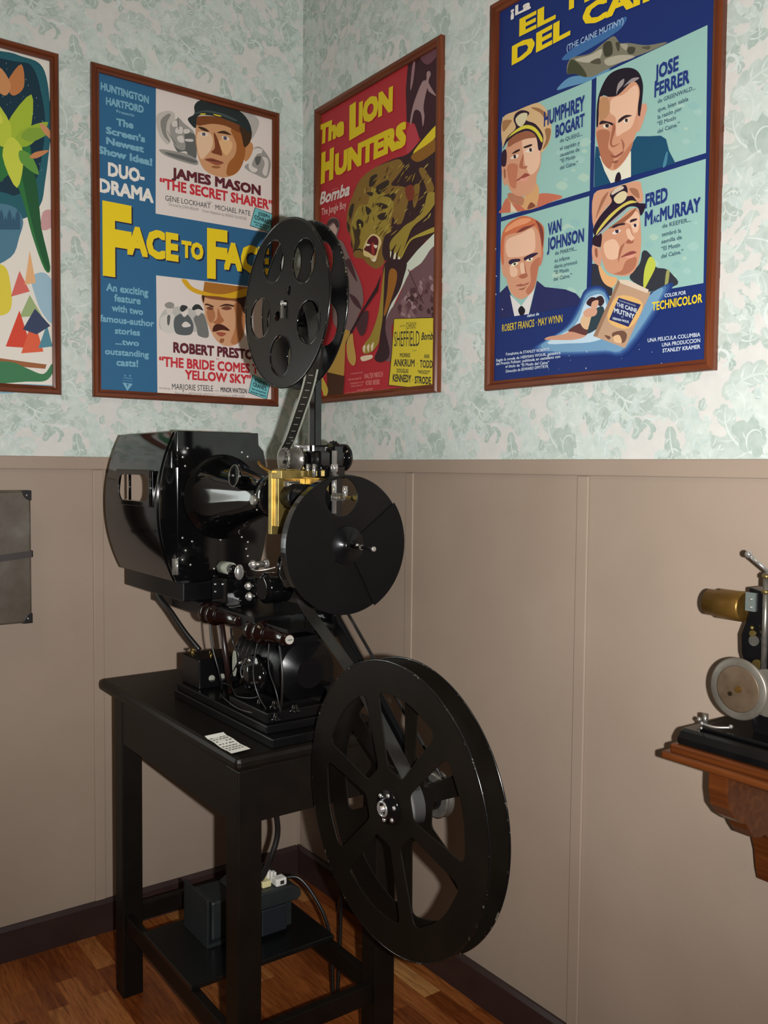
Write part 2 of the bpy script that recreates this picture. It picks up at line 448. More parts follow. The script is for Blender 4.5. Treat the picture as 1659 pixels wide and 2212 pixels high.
# ------------------------------------------------------------------ posters
FONT = bpy.data.curves.new('f', 'FONT').font
_cap = [None]
def text_raw(s, bold, res=2):
    cu = bpy.data.curves.new('tmp', 'FONT'); cu.body = s; cu.size = 1.0; cu.resolution_u = res
    cu.offset = bold; cu.fill_mode = 'FRONT'
    return curve_mesh(cu)
ZR = {'A': (180, 120, 3.770), 'B': (180, 500, 3.770), 'C': (660, 60, 5.184), 'D': (660, 460, 5.144), 'E': (1050, 0, 3.072),
      'F': (1050, 200, 3.072), 'G': (1050, 500, 3.072), 'H': (0, 60, 2.7), '1': (320, 190, 5.72), '2': (330, 580, 7.213),
      '3': (1080, 210, 7.9), '4': (1280, 130, 7.9), '5': (1080, 460, 7.9), '6': (1280, 390, 8.295), '7': (740, 330, 7.9), 'P': (0, 0, 1)}
class Print:
    """a printed sheet on a wall: flat inks laid over one another"""
    def __init__(s, wall, off): s.w = wall; s.off = off; s.k = 0; s.mb = MB()
    def ink(s, c): return mat('ink_%02x%02x%02x' % tuple(c), c, 0.55, 0, 0.3)
    def uz(s, reg, x, y):
        ox, oy, sc = ZR[reg]; return wall_uz(ox+x/sc, oy+y/sc, s.w)
    def poly(s, reg, c, pts, sm=True, sub=4):
        P = smooth_closed(pts, sub) if sm else pts
        P = [s.uz(reg, *p) for p in P]; s.k += 1
        o = s.off+0.000012*s.k
        s.mb.add([to3(a, b, o, s.w) for a, b in P], [tuple(range(len(P)))], s.ink(c))
    def rect(s, u0, u1, z0, z1, c):
        s.k += 1; o = s.off+0.000012*s.k
        s.mb.add([to3(u0, z0, o, s.w), to3(u1, z0, o, s.w), to3(u1, z1, o, s.w), to3(u0, z1, o, s.w)], [(0, 1, 2, 3)], s.ink(c))
    def text(s, reg, st, x0, y0, x1, y1, h, c, bold=0.02, shear=0.0):
        if _cap[0] is None:
            v, _ = text_raw('H', 0.0); _cap[0] = max(q[1] for q in v)
        vs0, fs0 = text_raw(st, 0.0); vs = []; fs = []
        n_ = 8 if bold > .012 else 1
        for i in range(n_):       # heavier weights: the same word printed over itself a hair's breadth apart
            dx, dy = ((-bold, -bold), (bold, -bold), (bold, bold), (-bold, bold), (0, -bold), (bold, 0), (0, bold), (-bold, 0))[i] if n_ > 1 else (0, 0)
            k = len(vs); vs += [(v[0]+dx, v[1]+dy, 1.3e-6*i) for v in vs0]; fs += [tuple(j+k for j in f) for f in fs0]
        mn = min(v[0] for v in vs); mx = max(v[0] for v in vs)
        a = s.uz(reg, x0, y0); b = s.uz(reg, x1, y1)
        mid = s.uz(reg, (x0+x1)/2, (y0+y1)/2); top = s.uz(reg, (x0+x1)/2, (y0+y1)/2-h)
        hh = (top[1]-mid[1])/(_cap[0]+2*bold); ex = ((b[0]-a[0])/(mx-mn), (b[1]-a[1])/(mx-mn))
        s.k += 1; o = s.off+0.000012*s.k
        out = []
        for v in vs:
            q = v[0]-mn+shear*v[1]; y = v[1]+bold
            out.append(to3(a[0]+ex[0]*q, a[1]+ex[1]*q+hh*y, o+v[2], s.w))
        s.mb.add(out, fs, s.ink(c))
def framed(wall, u0, u1, z0, z1, label, cat='poster', fwid=0.026, dep=0.024):
    c = to3((u0+u1)/2, z0, 0.0, wall)
    t = thing('framed_poster', c, label, cat, 'framed film posters')
    m = MB(); MV, MHm = FRAME_H, (FRAME_X if wall == 'L' else FRAME_Y)
    # mitred moulding with a rounded outer and stepped inner profile
    prof = [(0, 0.0015), (0, dep*.75), (fwid*.18, dep), (fwid*.55, dep), (fwid*.72, dep*.72), (fwid, dep*.62), (fwid, 0.004)]
    cs = [(u0, z0, 1, 1), (u1, z0, -1, 1), (u1, z1, -1, -1), (u0, z1, 1, -1)]
    for i in range(4):
        A = cs[i]; B = cs[(i+1) % 4]; mm = MHm if i % 2 == 0 else MV
        va = [to3(A[0]+A[2]*w, A[1]+A[3]*w, d, wall) for w, d in prof]; vb = [to3(B[0]+B[2]*w, B[1]+B[3]*w, d, wall) for w, d in prof]
        nn = len(prof)
        m.add(va+vb, [(k, k+1, nn+k+1, nn+k) for k in range(nn-1)]+[(nn-1, 0, nn, 2*nn-1)], mm)
    obj('frame', m, t)
    bk = MB()
    a = to3(u0+.004, z0+.004, 0.0015, wall); b_ = to3(u1-.004, z1-.004, 0.006, wall)
    bk.box([min(a[i], b_[i]) for i in range(3)], [max(a[i], b_[i]) for i in range(3)], mat('backing_board', (120, 100, 80), .8)); obj('backing_board', bk, t)
    pr = Print(wall, 0.0065)
    return t, pr
LB = (118, 168, 190); WHT = (226, 220, 212); MAR = (92, 34, 46); RED = (190, 46, 56); BLK = (44, 42, 46); YEL = (230, 200, 28)
TEAL = (108, 184, 190); GRY = (128, 124, 122)

# --- blue and white poster on the left wall, near the corner
t, P = framed('L', -0.8094, -0.1113, 1.8255, 2.9088, 'framed poster with big yellow lettering on a blue band between two portrait heads')
P.rect(-0.79, -0.13, 1.845, 2.89, (44, 98, 138))
P.poly('A', (218, 208, 202), [(585, 255), (1560, 510), (1550, 1455), (583, 1290)], False)
P.poly('B', (218, 208, 202), [(587, 360), (1545, 472), (1540, 1395), (598, 1345)], False)
# grey wash vignettes
P.poly('1', (188, 182, 174), [(100, 340), (230, 290), (320, 330), (300, 480), (250, 700), (160, 640), (100, 500)])
P.poly('1', (132, 130, 124), [(150, 400), (230, 330), (270, 340), (225, 430), (215, 560), (265, 680), (190, 610), (150, 500)])
P.poly('1', (150, 148, 142), [(260, 470), (300, 420), (370, 380), (430, 440), (480, 480), (560, 560), (575, 720), (420, 790), (320, 720), (270, 600)])
P.poly('1', (96, 98, 96), [(300, 690), (360, 760), (450, 760), (440, 560), (520, 560), (580, 620), (585, 870), (500, 850), (420, 800), (350, 790)])
for q in ([(290, 430), (340, 410), (350, 480), (290, 480)], [(340, 500), (410, 490), (410, 570), (330, 560)], [(350, 610), (420, 600), (430, 680), (370, 670)], [(430, 520), (500, 520), (500, 560), (440, 570)], [(450, 640), (540, 640), (540, 670), (460, 665)], [(380, 800), (460, 790), (470, 830), (400, 825)]): P.poly('1', (206, 200, 194), q)
P.poly('1', (110, 110, 106), [(220, 540), (230, 545), (345, 705), (335, 710)], False)
P.poly('1', (104, 104, 100), [(355, 370), (365, 365), (372, 520), (360, 520)], False)
P.poly('1', (146, 144, 138), [(130, 765), (330, 790), (490, 830), (600, 900), (590, 960), (420, 920), (200, 840)])
P.poly('1', (100, 100, 98), [(200, 800), (360, 830), (580, 900), (560, 935), (400, 890), (250, 840)])
P.poly('1', (176, 172, 168), [(1130, 280), (1280, 330), (1360, 420), (1330, 540), (1260, 640), (1240, 440)])
P.poly('1', (150, 148, 144), [(1290, 760), (1380, 740), (1490, 880), (1500, 1000), (1450, 1120), (1330, 1080), (1200, 1010), (1190, 960), (1290, 900)])
P.poly('1', (212, 206, 200), [(1290, 770), (1390, 760), (1390, 810), (1330, 830), (1270, 960), (1340, 1010), (1300, 1050), (1230, 980)])
P.poly('1', (206, 200, 194), [(1400, 860), (1460, 880), (1475, 960), (1450, 1090), (1400, 1050), (1430, 940)])
P.poly('1', (92, 92, 90), [(1310, 870), (1380, 850), (1370, 930), (1330, 960)])
# head in a peaked cap
P.poly('1', (190, 132, 84), [(1195, 720), (1255, 675), (1288, 740), (1255, 850), (1190, 915), (1160, 800)])
P.poly('1', (200, 148, 106), [(595, 430), (575, 600), (590, 760), (620, 900), (690, 1020), (800, 1085), (940, 1112), (1075, 1065), (1150, 960), (1185, 800), (1175, 620), (1120, 470), (900, 390), (700, 360)])
P.poly('1', (224, 188, 156), [(600, 560), (740, 560), (790, 640), (770, 760), (690, 860), (640, 880), (600, 760)])
P.poly('1', (156, 94, 44), [(1010, 520), (1130, 500), (1185, 640), (1190, 800), (1150, 960), (1060, 1070), (960, 1080), (980, 940), (1060, 840), (1080, 700)])
P.poly('1', (222, 176, 128), [(900, 640), (1010, 660), (1030, 740), (960, 840), (900, 780), (860, 690)])
P.poly('1', (118, 66, 30), [(600, 360), (900, 370), (1130, 460), (1120, 560), (960, 480), (780, 450), (600, 470)])
P.poly('1', (120, 62, 34), [(800, 560), (850, 640), (905, 830), (850, 830), (770, 800), (815, 740)])
P.poly('1', (62, 40, 26), [(605, 485), (690, 500), (745, 550), (660, 530)]); P.poly('1', (62, 40, 26), [(840, 560), (930, 536), (1020, 590), (920, 572)])
P.poly('1', (226, 214, 204), [(630, 572), (690, 555), (725, 592), (670, 604)]); P.poly('1', (226, 214, 204), [(895, 612), (950, 600), (995, 640), (940, 655)])
P.poly('1', (84, 78, 96), [(655, 565), (690, 560), (698, 592), (665, 596)]); P.poly('1', (84, 78, 96), [(920, 608), (955, 606), (962, 645), (928, 645)])
P.poly('1', (150, 82, 60), [(690, 890), (770, 872), (840, 895), (925, 932), (840, 962), (750, 925)]); P.poly('1', (96, 48, 36), [(690, 892), (790, 892), (925, 932), (800, 912)])
P.poly('1', (150, 96, 56), [(780, 970), (880, 975), (860, 1000), (790, 995)])
P.poly('1', (62, 42, 24), [(1120, 480), (1260, 520), (1255, 660), (1180, 740), (1150, 620)])
P.poly('1', (36, 46, 46), [(480, 385), (560, 330), (560, 230), (620, 165), (720, 185), (1000, 240), (1130, 300), (1220, 400), (1265, 520), (1240, 560), (1120, 470), (900, 380), (720, 345), (600, 360), (580, 500), (520, 460)])
P.poly('1', (66, 78, 78), [(560, 320), (700, 285), (900, 320), (1080, 400), (1060, 415), (880, 345), (700, 305), (590, 330)])
for q in ([(635, 325), (695, 322), (695, 335), (640, 337)], [(800, 330), (890, 350), (880, 362), (810, 345)]): P.poly('1', (210, 190, 40), q)
# head in a straw hat
P.poly('2', (182, 180, 174), [(90, 800), (180, 640), (330, 600), (480, 600), (600, 640), (800, 720), (830, 950), (600, 990), (330, 960), (120, 960)])
P.poly('2', (204, 200, 194), [(110, 780), (200, 720), (320, 730), (330, 990), (160, 990), (105, 880)])
P.poly('2', (206, 198, 190), [(205, 610), (295, 610), (290, 690), (245, 725), (205, 690)]); P.poly('2', (140, 138, 132), [(175, 560), (250, 525), (320, 560), (295, 625), (200, 615)])
P.poly('2', (92, 92, 90), [(215, 745), (260, 740), (245, 880), (215, 870)])
P.poly('2', (86, 92, 94), [(325, 780), (430, 705), (540, 730), (620, 880), (580, 1030), (380, 1030), (320, 940)])
P.poly('2', (214, 206, 200), [(440, 640), (520, 620), (535, 700), (480, 760), (430, 700)]); P.poly('2', (52, 54, 56), [(410, 640), (440, 575), (520, 590), (520, 630), (450, 680)])
P.poly('2', (214, 206, 200), [(440, 880), (500, 830), (575, 880), (560, 910), (470, 920)])
P.poly('2', (112, 114, 112), [(625, 780), (700, 720), (790, 730), (860, 1060), (700, 1050), (670, 930)])
P.poly('2', (206, 200, 194), [(650, 640), (730, 640), (730, 710), (680, 740)]); P.poly('2', (46, 48, 50), [(600, 620), (650, 565), (720, 575), (775, 660), (700, 635), (620, 655)])
P.poly('2', (204, 154, 116), [(755, 420), (785, 600), (805, 760), (880, 950), (960, 1100), (1060, 1190), (1180, 1215), (1300, 1180), (1395, 1060), (1425, 850), (1415, 640), (1380, 460), (1100, 420)])
P.poly('2', (178, 118, 74), [(1250, 560), (1400, 560), (1425, 820), (1390, 1060), (1290, 1180), (1200, 1150), (1260, 960), (1280, 760)])
P.poly('2', (126, 74, 40), [(760, 415), (1100, 420), (1390, 440), (1390, 580), (1250, 510), (1050, 500), (850, 470)])
P.poly('2', (52, 30, 22), [(1290, 460), (1440, 400), (1440, 690), (1395, 680), (1360, 570)]); P.poly('2', (52, 30, 22), [(752, 425), (795, 440), (775, 545)])
P.poly('2', (170, 112, 76), [(830, 660), (930, 640), (960, 760), (900, 850), (850, 800)]); P.poly('2', (168, 104, 66), [(1000, 620), (1050, 740), (1095, 820), (1000, 875), (925, 840), (985, 790)])
P.poly('2', (60, 32, 22), [(795, 570), (830, 550), (935, 590), (920, 605), (850, 582)]); P.poly('2', (60, 32, 22), [(1020, 600), (1120, 555), (1250, 580), (1240, 600), (1130, 585)])
P.poly('2', (112, 66, 48), [(820, 625), (880, 595), (935, 625), (890, 655)]); P.poly('2', (112, 66, 48), [(1050, 625), (1140, 590), (1220, 625), (1140, 655)])
P.poly('2', (70, 30, 18), [(915, 970), (950, 885), (1040, 870), (1130, 915), (1185, 975), (1060, 962), (950, 990)])
P.poly('2', (158, 78, 60), [(970, 1005), (1060, 995), (1130, 1020), (1050, 1065)]); P.poly('2', (150, 92, 56), [(1040, 1100), (1100, 1100), (1080, 1160), (1030, 1150)])
P.poly('2', (162, 104, 36), [(792, 210), (1470, 300), (1460, 360), (1200, 410), (960, 410), (770, 372)], False)
P.poly('2', (208, 162, 30), [(435, 175), (515, 185), (600, 285), (760, 355), (1000, 405), (1200, 385), (1460, 310), (1460, 420), (1250, 470), (1000, 440), (760, 420), (600, 365), (500, 285)])
for (a, b_, x0, y0, x1, y1, h, c, bo) in [
    ('A', 'HUNTINGTON', 135, 284, 527, 400, 62, LB, .045), ('A', 'HARTFORD', 178, 405, 485, 476, 62, LB, .045), ('A', 'Presents', 262, 470, 408, 505, 25, LB, .02),
    ('A', 'The', 262, 575, 402, 603, 60, LB, .045), ('A', 'Screen\'s', 178, 640, 497, 715, 58, LB, .045), ('A', 'Newest', 180, 725, 487, 797, 58, LB, .045), ('A', 'Show Idea!', 112, 800, 555, 905, 62, LB, .045),
    ('A', 'DUO-', 195, 985, 492, 1046, 112, WHT, .04), ('A', 'DRAMA', 122, 1115, 565, 1207, 112, WHT, .04),
    ('A', 'JAMES MASON', 712, 1000, 1437, 1145, 84, MAR, .045), ('A', '\u201cTHE SECRET SHARER\u201d', 615, 1084, 1535, 1265, 84, RED, .035),
    ('A', 'with', 995, 1200, 1040, 1208, 16, GRY, .01), ('A', 'in', 1075, 1095, 1090, 1099, 16, GRY, .01),
    ('A', 'GENE LOCKHART \u00b7 MICHAEL PATE', 660, 1184, 1352, 1310, 42, BLK, .012), ('A', 'Directed by JOHN BRAHM  \u00b7  Screen Adaptation by AENEAS MacKENZIE', 690, 1226, 1322, 1345, 25, GRY, .01),
    ('B', 'An exciting', 180, 485, 522, 530, 62, LB, .03), ('B', 'feature', 245, 572, 460, 598, 60, LB, .03), ('B', 'with two', 225, 650, 480, 685, 56, LB, .03), ('B', 'famous-author', 128, 735, 570, 780, 56, LB, .03),
    ('B', 'stories', 250, 835, 455, 853, 54, LB, .03), ('B', '...two', 255, 922, 447, 937, 50, LB, .03), ('B', 'outstanding', 170, 1002, 527, 1030, 52, LB, .03), ('B', 'casts!', 263, 1095, 440, 1106, 58, LB, .03),
    ('B', 'ROBERT PRESTON', 725, 988, 1440, 1052, 84, MAR, .045), ('B', 'in', 1075, 1045, 1097, 1047, 16, RED, .01), ('B', '\u201cTHE BRIDE COMES TO', 610, 1100, 1480, 1166, 80, RED, .035), ('B', 'YELLOW SKY\u201d', 820, 1205, 1358, 1246, 76, RED, .035),
    ('B', 'introducing', 610, 1284, 700, 1289, 20, GRY, .01), ('B', 'MARJORIE STEELE', 715, 1288, 1050, 1304, 48, BLK, .012), ('B', 'with', 1062, 1303, 1095, 1305, 14, GRY, .01), ('B', 'MINOR WATSON', 1110, 1308, 1325, 1322, 40, BLK, .02),
    ('B', 'Directed by BRETAIGNE WINDUST \u2022 Screenplay by JAMES AGEE', 740, 1330, 1305, 1358, 24, GRY, .01)]:
    P.text(a, b_, x0, y0, x1, y1, h, c, bo)
for (b_, x0, y0, x1, y1, h) in [('F', 152, 362, 388, 396, 605), ('ACE', 350, 190, 768, 252, 232), ('TO', 792, 213, 970, 240, 138), ('F', 1000, 384, 1165, 402, 408), ('ACE', 1138, 312, 1505, 358, 222)]:
    P.text('B', b_, x0+12, y0+13, x1+12, y1+13, h, (34, 34, 62), .05); P.text('B', b_, x0, y0, x1, y1, h, YEL, .05)
for reg, q in (('A', [(1393, 1245), (1540, 1303), (1508, 1440), (1353, 1385)]), ('B', [(1375, 1172), (1512, 1230), (1482, 1366), (1340, 1310)])):
    P.poly(reg, (40, 60, 66), [(x+(5 if x > 1430 else -5), y+(5 if y > 1330 or (reg == 'B' and y > 1270) else -5)) for x, y in q], False); P.poly(reg, TEAL, q, False)
for (a, b_, x0, y0, x1, y1, h) in [('A', 'JOSEPH', 1415, 1303, 1508, 1333, 30), ('A', "CONRAD'S", 1385, 1335, 1525, 1382, 34), ('A', 'stirring drama', 1380, 1362, 1505, 1406, 15), ('A', 'of the sea!', 1392, 1386, 1490, 1420, 15),
    ('B', 'STEPHEN', 1388, 1223, 1487, 1256, 30), ('B', "CRANE'S", 1373, 1260, 1482, 1300, 34), ('B', 'fun-suspense', 1365, 1288, 1478, 1324, 15), ('B', 'frontier classic!', 1356, 1312, 1478, 1350, 15)]:
    P.text(a, b_, x0, y0, x1, y1, h, (30, 44, 56), .03)
P.poly('B', LB, [(312, 1232), (396, 1242), (351, 1300)], False); P.poly('B', (44, 98, 138), [(345, 1240), (362, 1242), (352, 1272)], False)
for q in ([(312, 1213), (396, 1219), (396, 1223), (312, 1217)], [(318, 1190), (390, 1196), (390, 1203), (318, 1197)], [(325, 1168), (340, 1169), (340, 1182), (325, 1181)], [(365, 1170), (382, 1171), (382, 1184), (365, 1183)]): P.poly('B', (90, 146, 176), q, False)
obj('printed_sheet', P.mb, t, fix=False)

# --- red poster on the right wall, near the corner
t, P = framed('R', 0.1163, 0.8388, 1.8352, 2.9143, 'brown framed red poster with brush-stroke yellow lettering above a roaring lion')
P.rect(0.136, 0.819, 1.855, 2.895, (170, 44, 52))
P.poly('C', (58, 28, 38), [(1168, 370), (1500, 170), (1500, 1140), (1350, 1330), (1290, 1230), (1240, 1080), (1150, 1060), (1140, 700)], False)
P.poly('C', (150, 112, 118), [(1215, 430), (1245, 400), (1220, 620), (1190, 700)]); P.poly('C', (104, 66, 76), [(1300, 330), (1420, 250), (1480, 220), (1480, 330), (1380, 420)])
P.poly('C', (156, 126, 126), [(1320, 620), (1370, 590), (1375, 510), (1405, 490), (1420, 530), (1395, 610), (1440, 700), (1480, 770), (1400, 720), (1380, 690), (1340, 880), (1350, 1000), (1330, 1110), (1310, 960), (1240, 930), (1200, 1090), (1190, 1040), (1230, 850)])
P.poly('C', (176, 60, 72), [(1160, 1130), (1240, 1100), (1280, 1250), (1220, 1380), (1150, 1400)])
P.poly('7', (54, 32, 36), [(560, 270), (900, 110), (1150, 20), (1400, -260), (1640, -480), (1640, 1360), (1480, 1480), (1300, 1700), (1120, 1950), (1080, 2150), (740, 2150), (770, 1850), (600, 1900), (200, 1650), (180, 1400), (120, 1250), (200, 750), (320, 480)], True)
P.poly('7', (214, 190, 40), [(1250, -30), (1640, -480), (1640, -300), (1420, -60), (1300, 30)])
P.poly('7', (136, 92, 34), [(1200, 60), (1450, -120), (1640, -240), (1640, -60), (1420, 120), (1280, 160)])
OL = (150, 130, 52); OL2 = (128, 98, 44)
P.poly('7', OL2, [(100, 1300), (110, 1000), (200, 740), (330, 460), (560, 270), (800, 170), (1000, 120), (1060, 260), (950, 420), (860, 560), (1100, 600), (1150, 800), (1040, 1200), (940, 1190), (880, 1100), (840, 1330), (740, 1440), (700, 1700), (740, 1880), (600, 1985), (450, 1900), (370, 1810), (240, 1785), (190, 1560), (150, 1380)])
P.poly('7', OL, [(170, 1330), (230, 1050), (330, 900), (450, 880), (520, 640), (640, 600), (800, 760), (900, 860), (860, 1080), (800, 1230), (860, 1340), (730, 1420), (700, 1480), (560, 1380), (460, 1440), (380, 1640), (280, 1660), (220, 1560)])
for q in ([(480, 580), (500, 430), (600, 370), (620, 420), (560, 560)], [(590, 600), (800, 470), (800, 590), (650, 720)], [(600, 890), (680, 860), (810, 920), (720, 965)], [(620, 1080), (760, 1020), (780, 1120), (680, 1160)], [(170, 900), (225, 890), (170, 1130), (130, 1050)], [(430, 690), (545, 680), (520, 750)], [(420, 920), (520, 990), (450, 1070)], [(100, 1180), (150, 1260), (140, 1380), (110, 1290)], [(720, 740), (920, 690), (930, 760), (880, 830), (840, 770)]): P.poly('7', (50, 40, 30), q)
for q in ([(1330, 300), (1430, 285), (1590, 600), (1500, 760), (1440, 560)], [(1230, 600), (1345, 550), (1310, 820), (1240, 940)], [(940, 1100), (1100, 820), (1150, 840), (1050, 1150), (960, 1230)]): P.poly('7', OL2, q)
rf = random.Random(21)
for i in range(150):      # brushed strokes of fur over mane, shoulder and flank
    x = rf.uniform(180, 1560); y = rf.uniform(160, 1330)
    if x > 1000 and y > 1150 or x < 330 and y < 520 or (x-120)*1.2+y < 900: continue
    if x < 520 and y > 1150: continue
    L_ = rf.uniform(60, 170); a_ = rf.uniform(1.9, 2.5) if x > 600 else rf.uniform(1.6, 2.1); w_ = rf.uniform(4, 11)
    dx, dy = math.cos(a_)*L_, math.sin(a_)*L_; nx, ny = -math.sin(a_)*w_, math.cos(a_)*w_
    P.poly('7', rf.choice(((172, 152, 66), (150, 124, 50), (58, 40, 30), (92, 62, 34), (180, 164, 84))), [(x, y), (x+dx*.5+nx, y+dy*.5+ny), (x+dx, y+dy), (x+dx*.5-nx, y+dy*.5-ny)])
P.poly('7', (120, 52, 36), [(1100, 620), (1230, 560), (1250, 780), (1150, 820)])
P.poly('7', OL, [(1490, 700), (1640, 700), (1640, 820), (1480, 1060), (1240, 1270), (1150, 1460), (1100, 1600), (1030, 1790), (970, 1770), (1040, 1560), (960, 1720), (905, 1700), (955, 1560), (860, 1680), (835, 1600), (870, 1490), (1000, 1350), (1110, 1240), (1300, 1120), (1420, 960)])
P.poly('7', (166, 148, 60), [(1280, 1420), (1640, 1260), (1640, 1340), (1420, 1420), (1200, 1510), (1050, 1790), (1040, 1770), (1150, 1530)])
for q in ([(845, 1690), (870, 1700), (850, 1800)], [(920, 1720), (950, 1730), (915, 1890), (900, 1800)], [(980, 1790), (1020, 1790), (1000, 1930), (975, 1860)]): P.poly('7', (214, 210, 180), q)
P.poly('7', (212, 190, 130), [(390, 1640), (440, 1500), (540, 1390), (660, 1440), (700, 1540), (650, 1680), (600, 1850), (520, 1800), (400, 1760)])
P.poly('7', (84, 22, 30), [(470, 1490), (560, 1420), (640, 1480), (640, 1590), (590, 1760), (470, 1700), (400, 1660), (440, 1590)])
P.poly('7', (160, 50, 46), [(530, 1560), (570, 1550), (575, 1740), (530, 1700)])
for q in ([(440, 1560), (510, 1575), (455, 1600)], [(560, 1580), (630, 1590), (600, 1640)], [(500, 1790), (560, 1830), (590, 1760), (600, 1850), (550, 1860)]): P.poly('7', (226, 216, 190), q)
P.poly('7', (44, 34, 26), [(270, 1190), (320, 1140), (390, 1200), (370, 1290), (340, 1250), (290, 1320)]); P.poly('7', (196, 180, 80), [(310, 1230), (345, 1220), (335, 1270)])
P.poly('7', (70, 54, 30), [(200, 1260), (260, 1340), (330, 1500), (300, 1620), (220, 1700), (240, 1500)])
P.poly('7', (40, 30, 24), [(215, 1680), (330, 1640), (385, 1700), (330, 1690), (240, 1740)]); P.poly('7', (60, 46, 28), [(250, 1330), (300, 1300), (340, 1330), (310, 1480), (280, 1480)])
P.poly('7', OL2, [(230, 1690), (340, 1670), (400, 1760), (370, 1810), (240, 1780)])
P.poly('D', (202, 208, 192), [(1475, 210), (1475, 660), (1190, 640), (1010, 1010), (920, 1200), (890, 1285), (930, 1050), (1015, 880), (1085, 640), (1265, 420)], False)
P.poly('D', (108, 78, 82), [(1475, 400), (1475, 1190), (1010, 1190), (1000, 1600), (900, 1620), (900, 1290), (950, 1110), (1050, 960), (1170, 680), (1310, 560)])
rg = random.Random(5)
for i in range(70):
    x = rg.uniform(1060, 1450); y = rg.uniform(max(640, 1400-0.9*(x-600)), 1160); r = rg.uniform(8, 30)
    P.poly('D', rg.choice(((78, 48, 54), (150, 122, 124), (92, 60, 66), (128, 98, 100), (64, 38, 44))), [(x-r, y), (x, y-r*1.6), (x+r, y+r*.3), (x+r*.2, y+r*1.4)])
P.poly('D', (70, 44, 50), [(1160, 630), (1170, 630), (1340, 1010), (1332, 1015)], False)
P.poly('D', (52, 30, 36), [(905, 560), (1140, 540), (1110, 740), (1060, 880), (960, 1050), (910, 1280), (960, 1560), (880, 1660), (790, 1625), (840, 1480), (870, 1200), (890, 900)])
P.poly('D', OL, [(905, 600), (880, 760), (860, 950), (825, 1150), (755, 1350), (700, 1430), (655, 1500), (675, 1565), (760, 1545), (830, 1460), (850, 1370), (880, 1180), (890, 1000)])
P.poly('D', (150, 96, 36), [(960, 640), (1035, 650), (1030, 790), (930, 1100), (895, 1130), (930, 900)])
for q in ([(660, 1500), (690, 1470), (680, 1560)], [(705, 1490), (735, 1460), (725, 1550)], [(750, 1480), (785, 1440), (765, 1540)], [(640, 1600), (760, 1580), (760, 1620), (660, 1650)]): P.poly('D', (220, 200, 170), q)
P.poly('D', (120, 100, 98), [(250, 160), (300, 60), (380, 70), (405, 150), (375, 280), (440, 330), (520, 510), (640, 780), (665, 1000), (600, 1170), (560, 1310), (440, 1310), (330, 1200), (330, 700), (400, 520), (370, 320), (320, 260), (260, 200)])
P.poly('D', (188, 160, 150), [(290, 170), (350, 120), (375, 190), (350, 260), (300, 220)]); P.poly('D', (70, 50, 50), [(250, 170), (290, 80), (370, 75), (400, 150), (370, 170), (330, 110)])
for q in ([(470, 560), (520, 520), (600, 760), (560, 720)], [(510, 900), (600, 960), (650, 1080), (560, 1010)], [(600, 1170), (720, 1090), (700, 1300), (640, 1370), (590, 1260)]): P.poly('D', (72, 44, 50), q)
P.poly('D', (48, 26, 32), [(868, 675), (805, 830), (660, 1070), (420, 1500), (268, 1895), (280, 1905), (440, 1520), (690, 1070), (830, 870)], False)
P.poly('D', (178, 142, 66), [(440, 1310), (520, 1330), (470, 1450), (460, 1640), (440, 1830), (330, 1840), (265, 1740), (330, 1640), (400, 1500)])
P.poly('D', (186, 150, 78), [(495, 1400), (545, 1340), (560, 1450), (585, 1620), (560, 1700), (500, 1640), (480, 1500)])
P.poly('D', (70, 44, 28), [(262, 1770), (460, 1815), (440, 2045), (265, 2060)], False); P.poly('D', (196, 170, 70), [(190, 1800), (250, 1900), (275, 1980), (240, 2060), (215, 1990), (190, 1900)])
P.poly('D', (60, 42, 24), [(1005, 1174), (1470, 1163), (1465, 1947), (1300, 1958), (943, 1920), (980, 1560)], False)
P.poly('D', (206, 186, 52), [(1012, 1182), (1470, 1171), (1465, 1939), (1300, 1949), (952, 1912), (987, 1560)], False)
Yl = (214, 190, 30)
for (a, s_, x0, y0, x1, y1, h, bo, sh) in [('C', 'The', 170, 1325, 455, 1208, 225, .06, .05), ('C', 'L', 515, 1272, 690, 1170, 395, .06, 0), ('C', 'ION', 620, 1112, 1000, 940, 272, .06, .02), ('C', 'H', 195, 1760, 335, 1700, 350, .07, .05), ('C', 'UNTERS', 352, 1675, 1150, 1328, 262, .06, .03)]:
    P.text(a, s_, x0, y0, x1, y1, h, Yl, bo, sh)
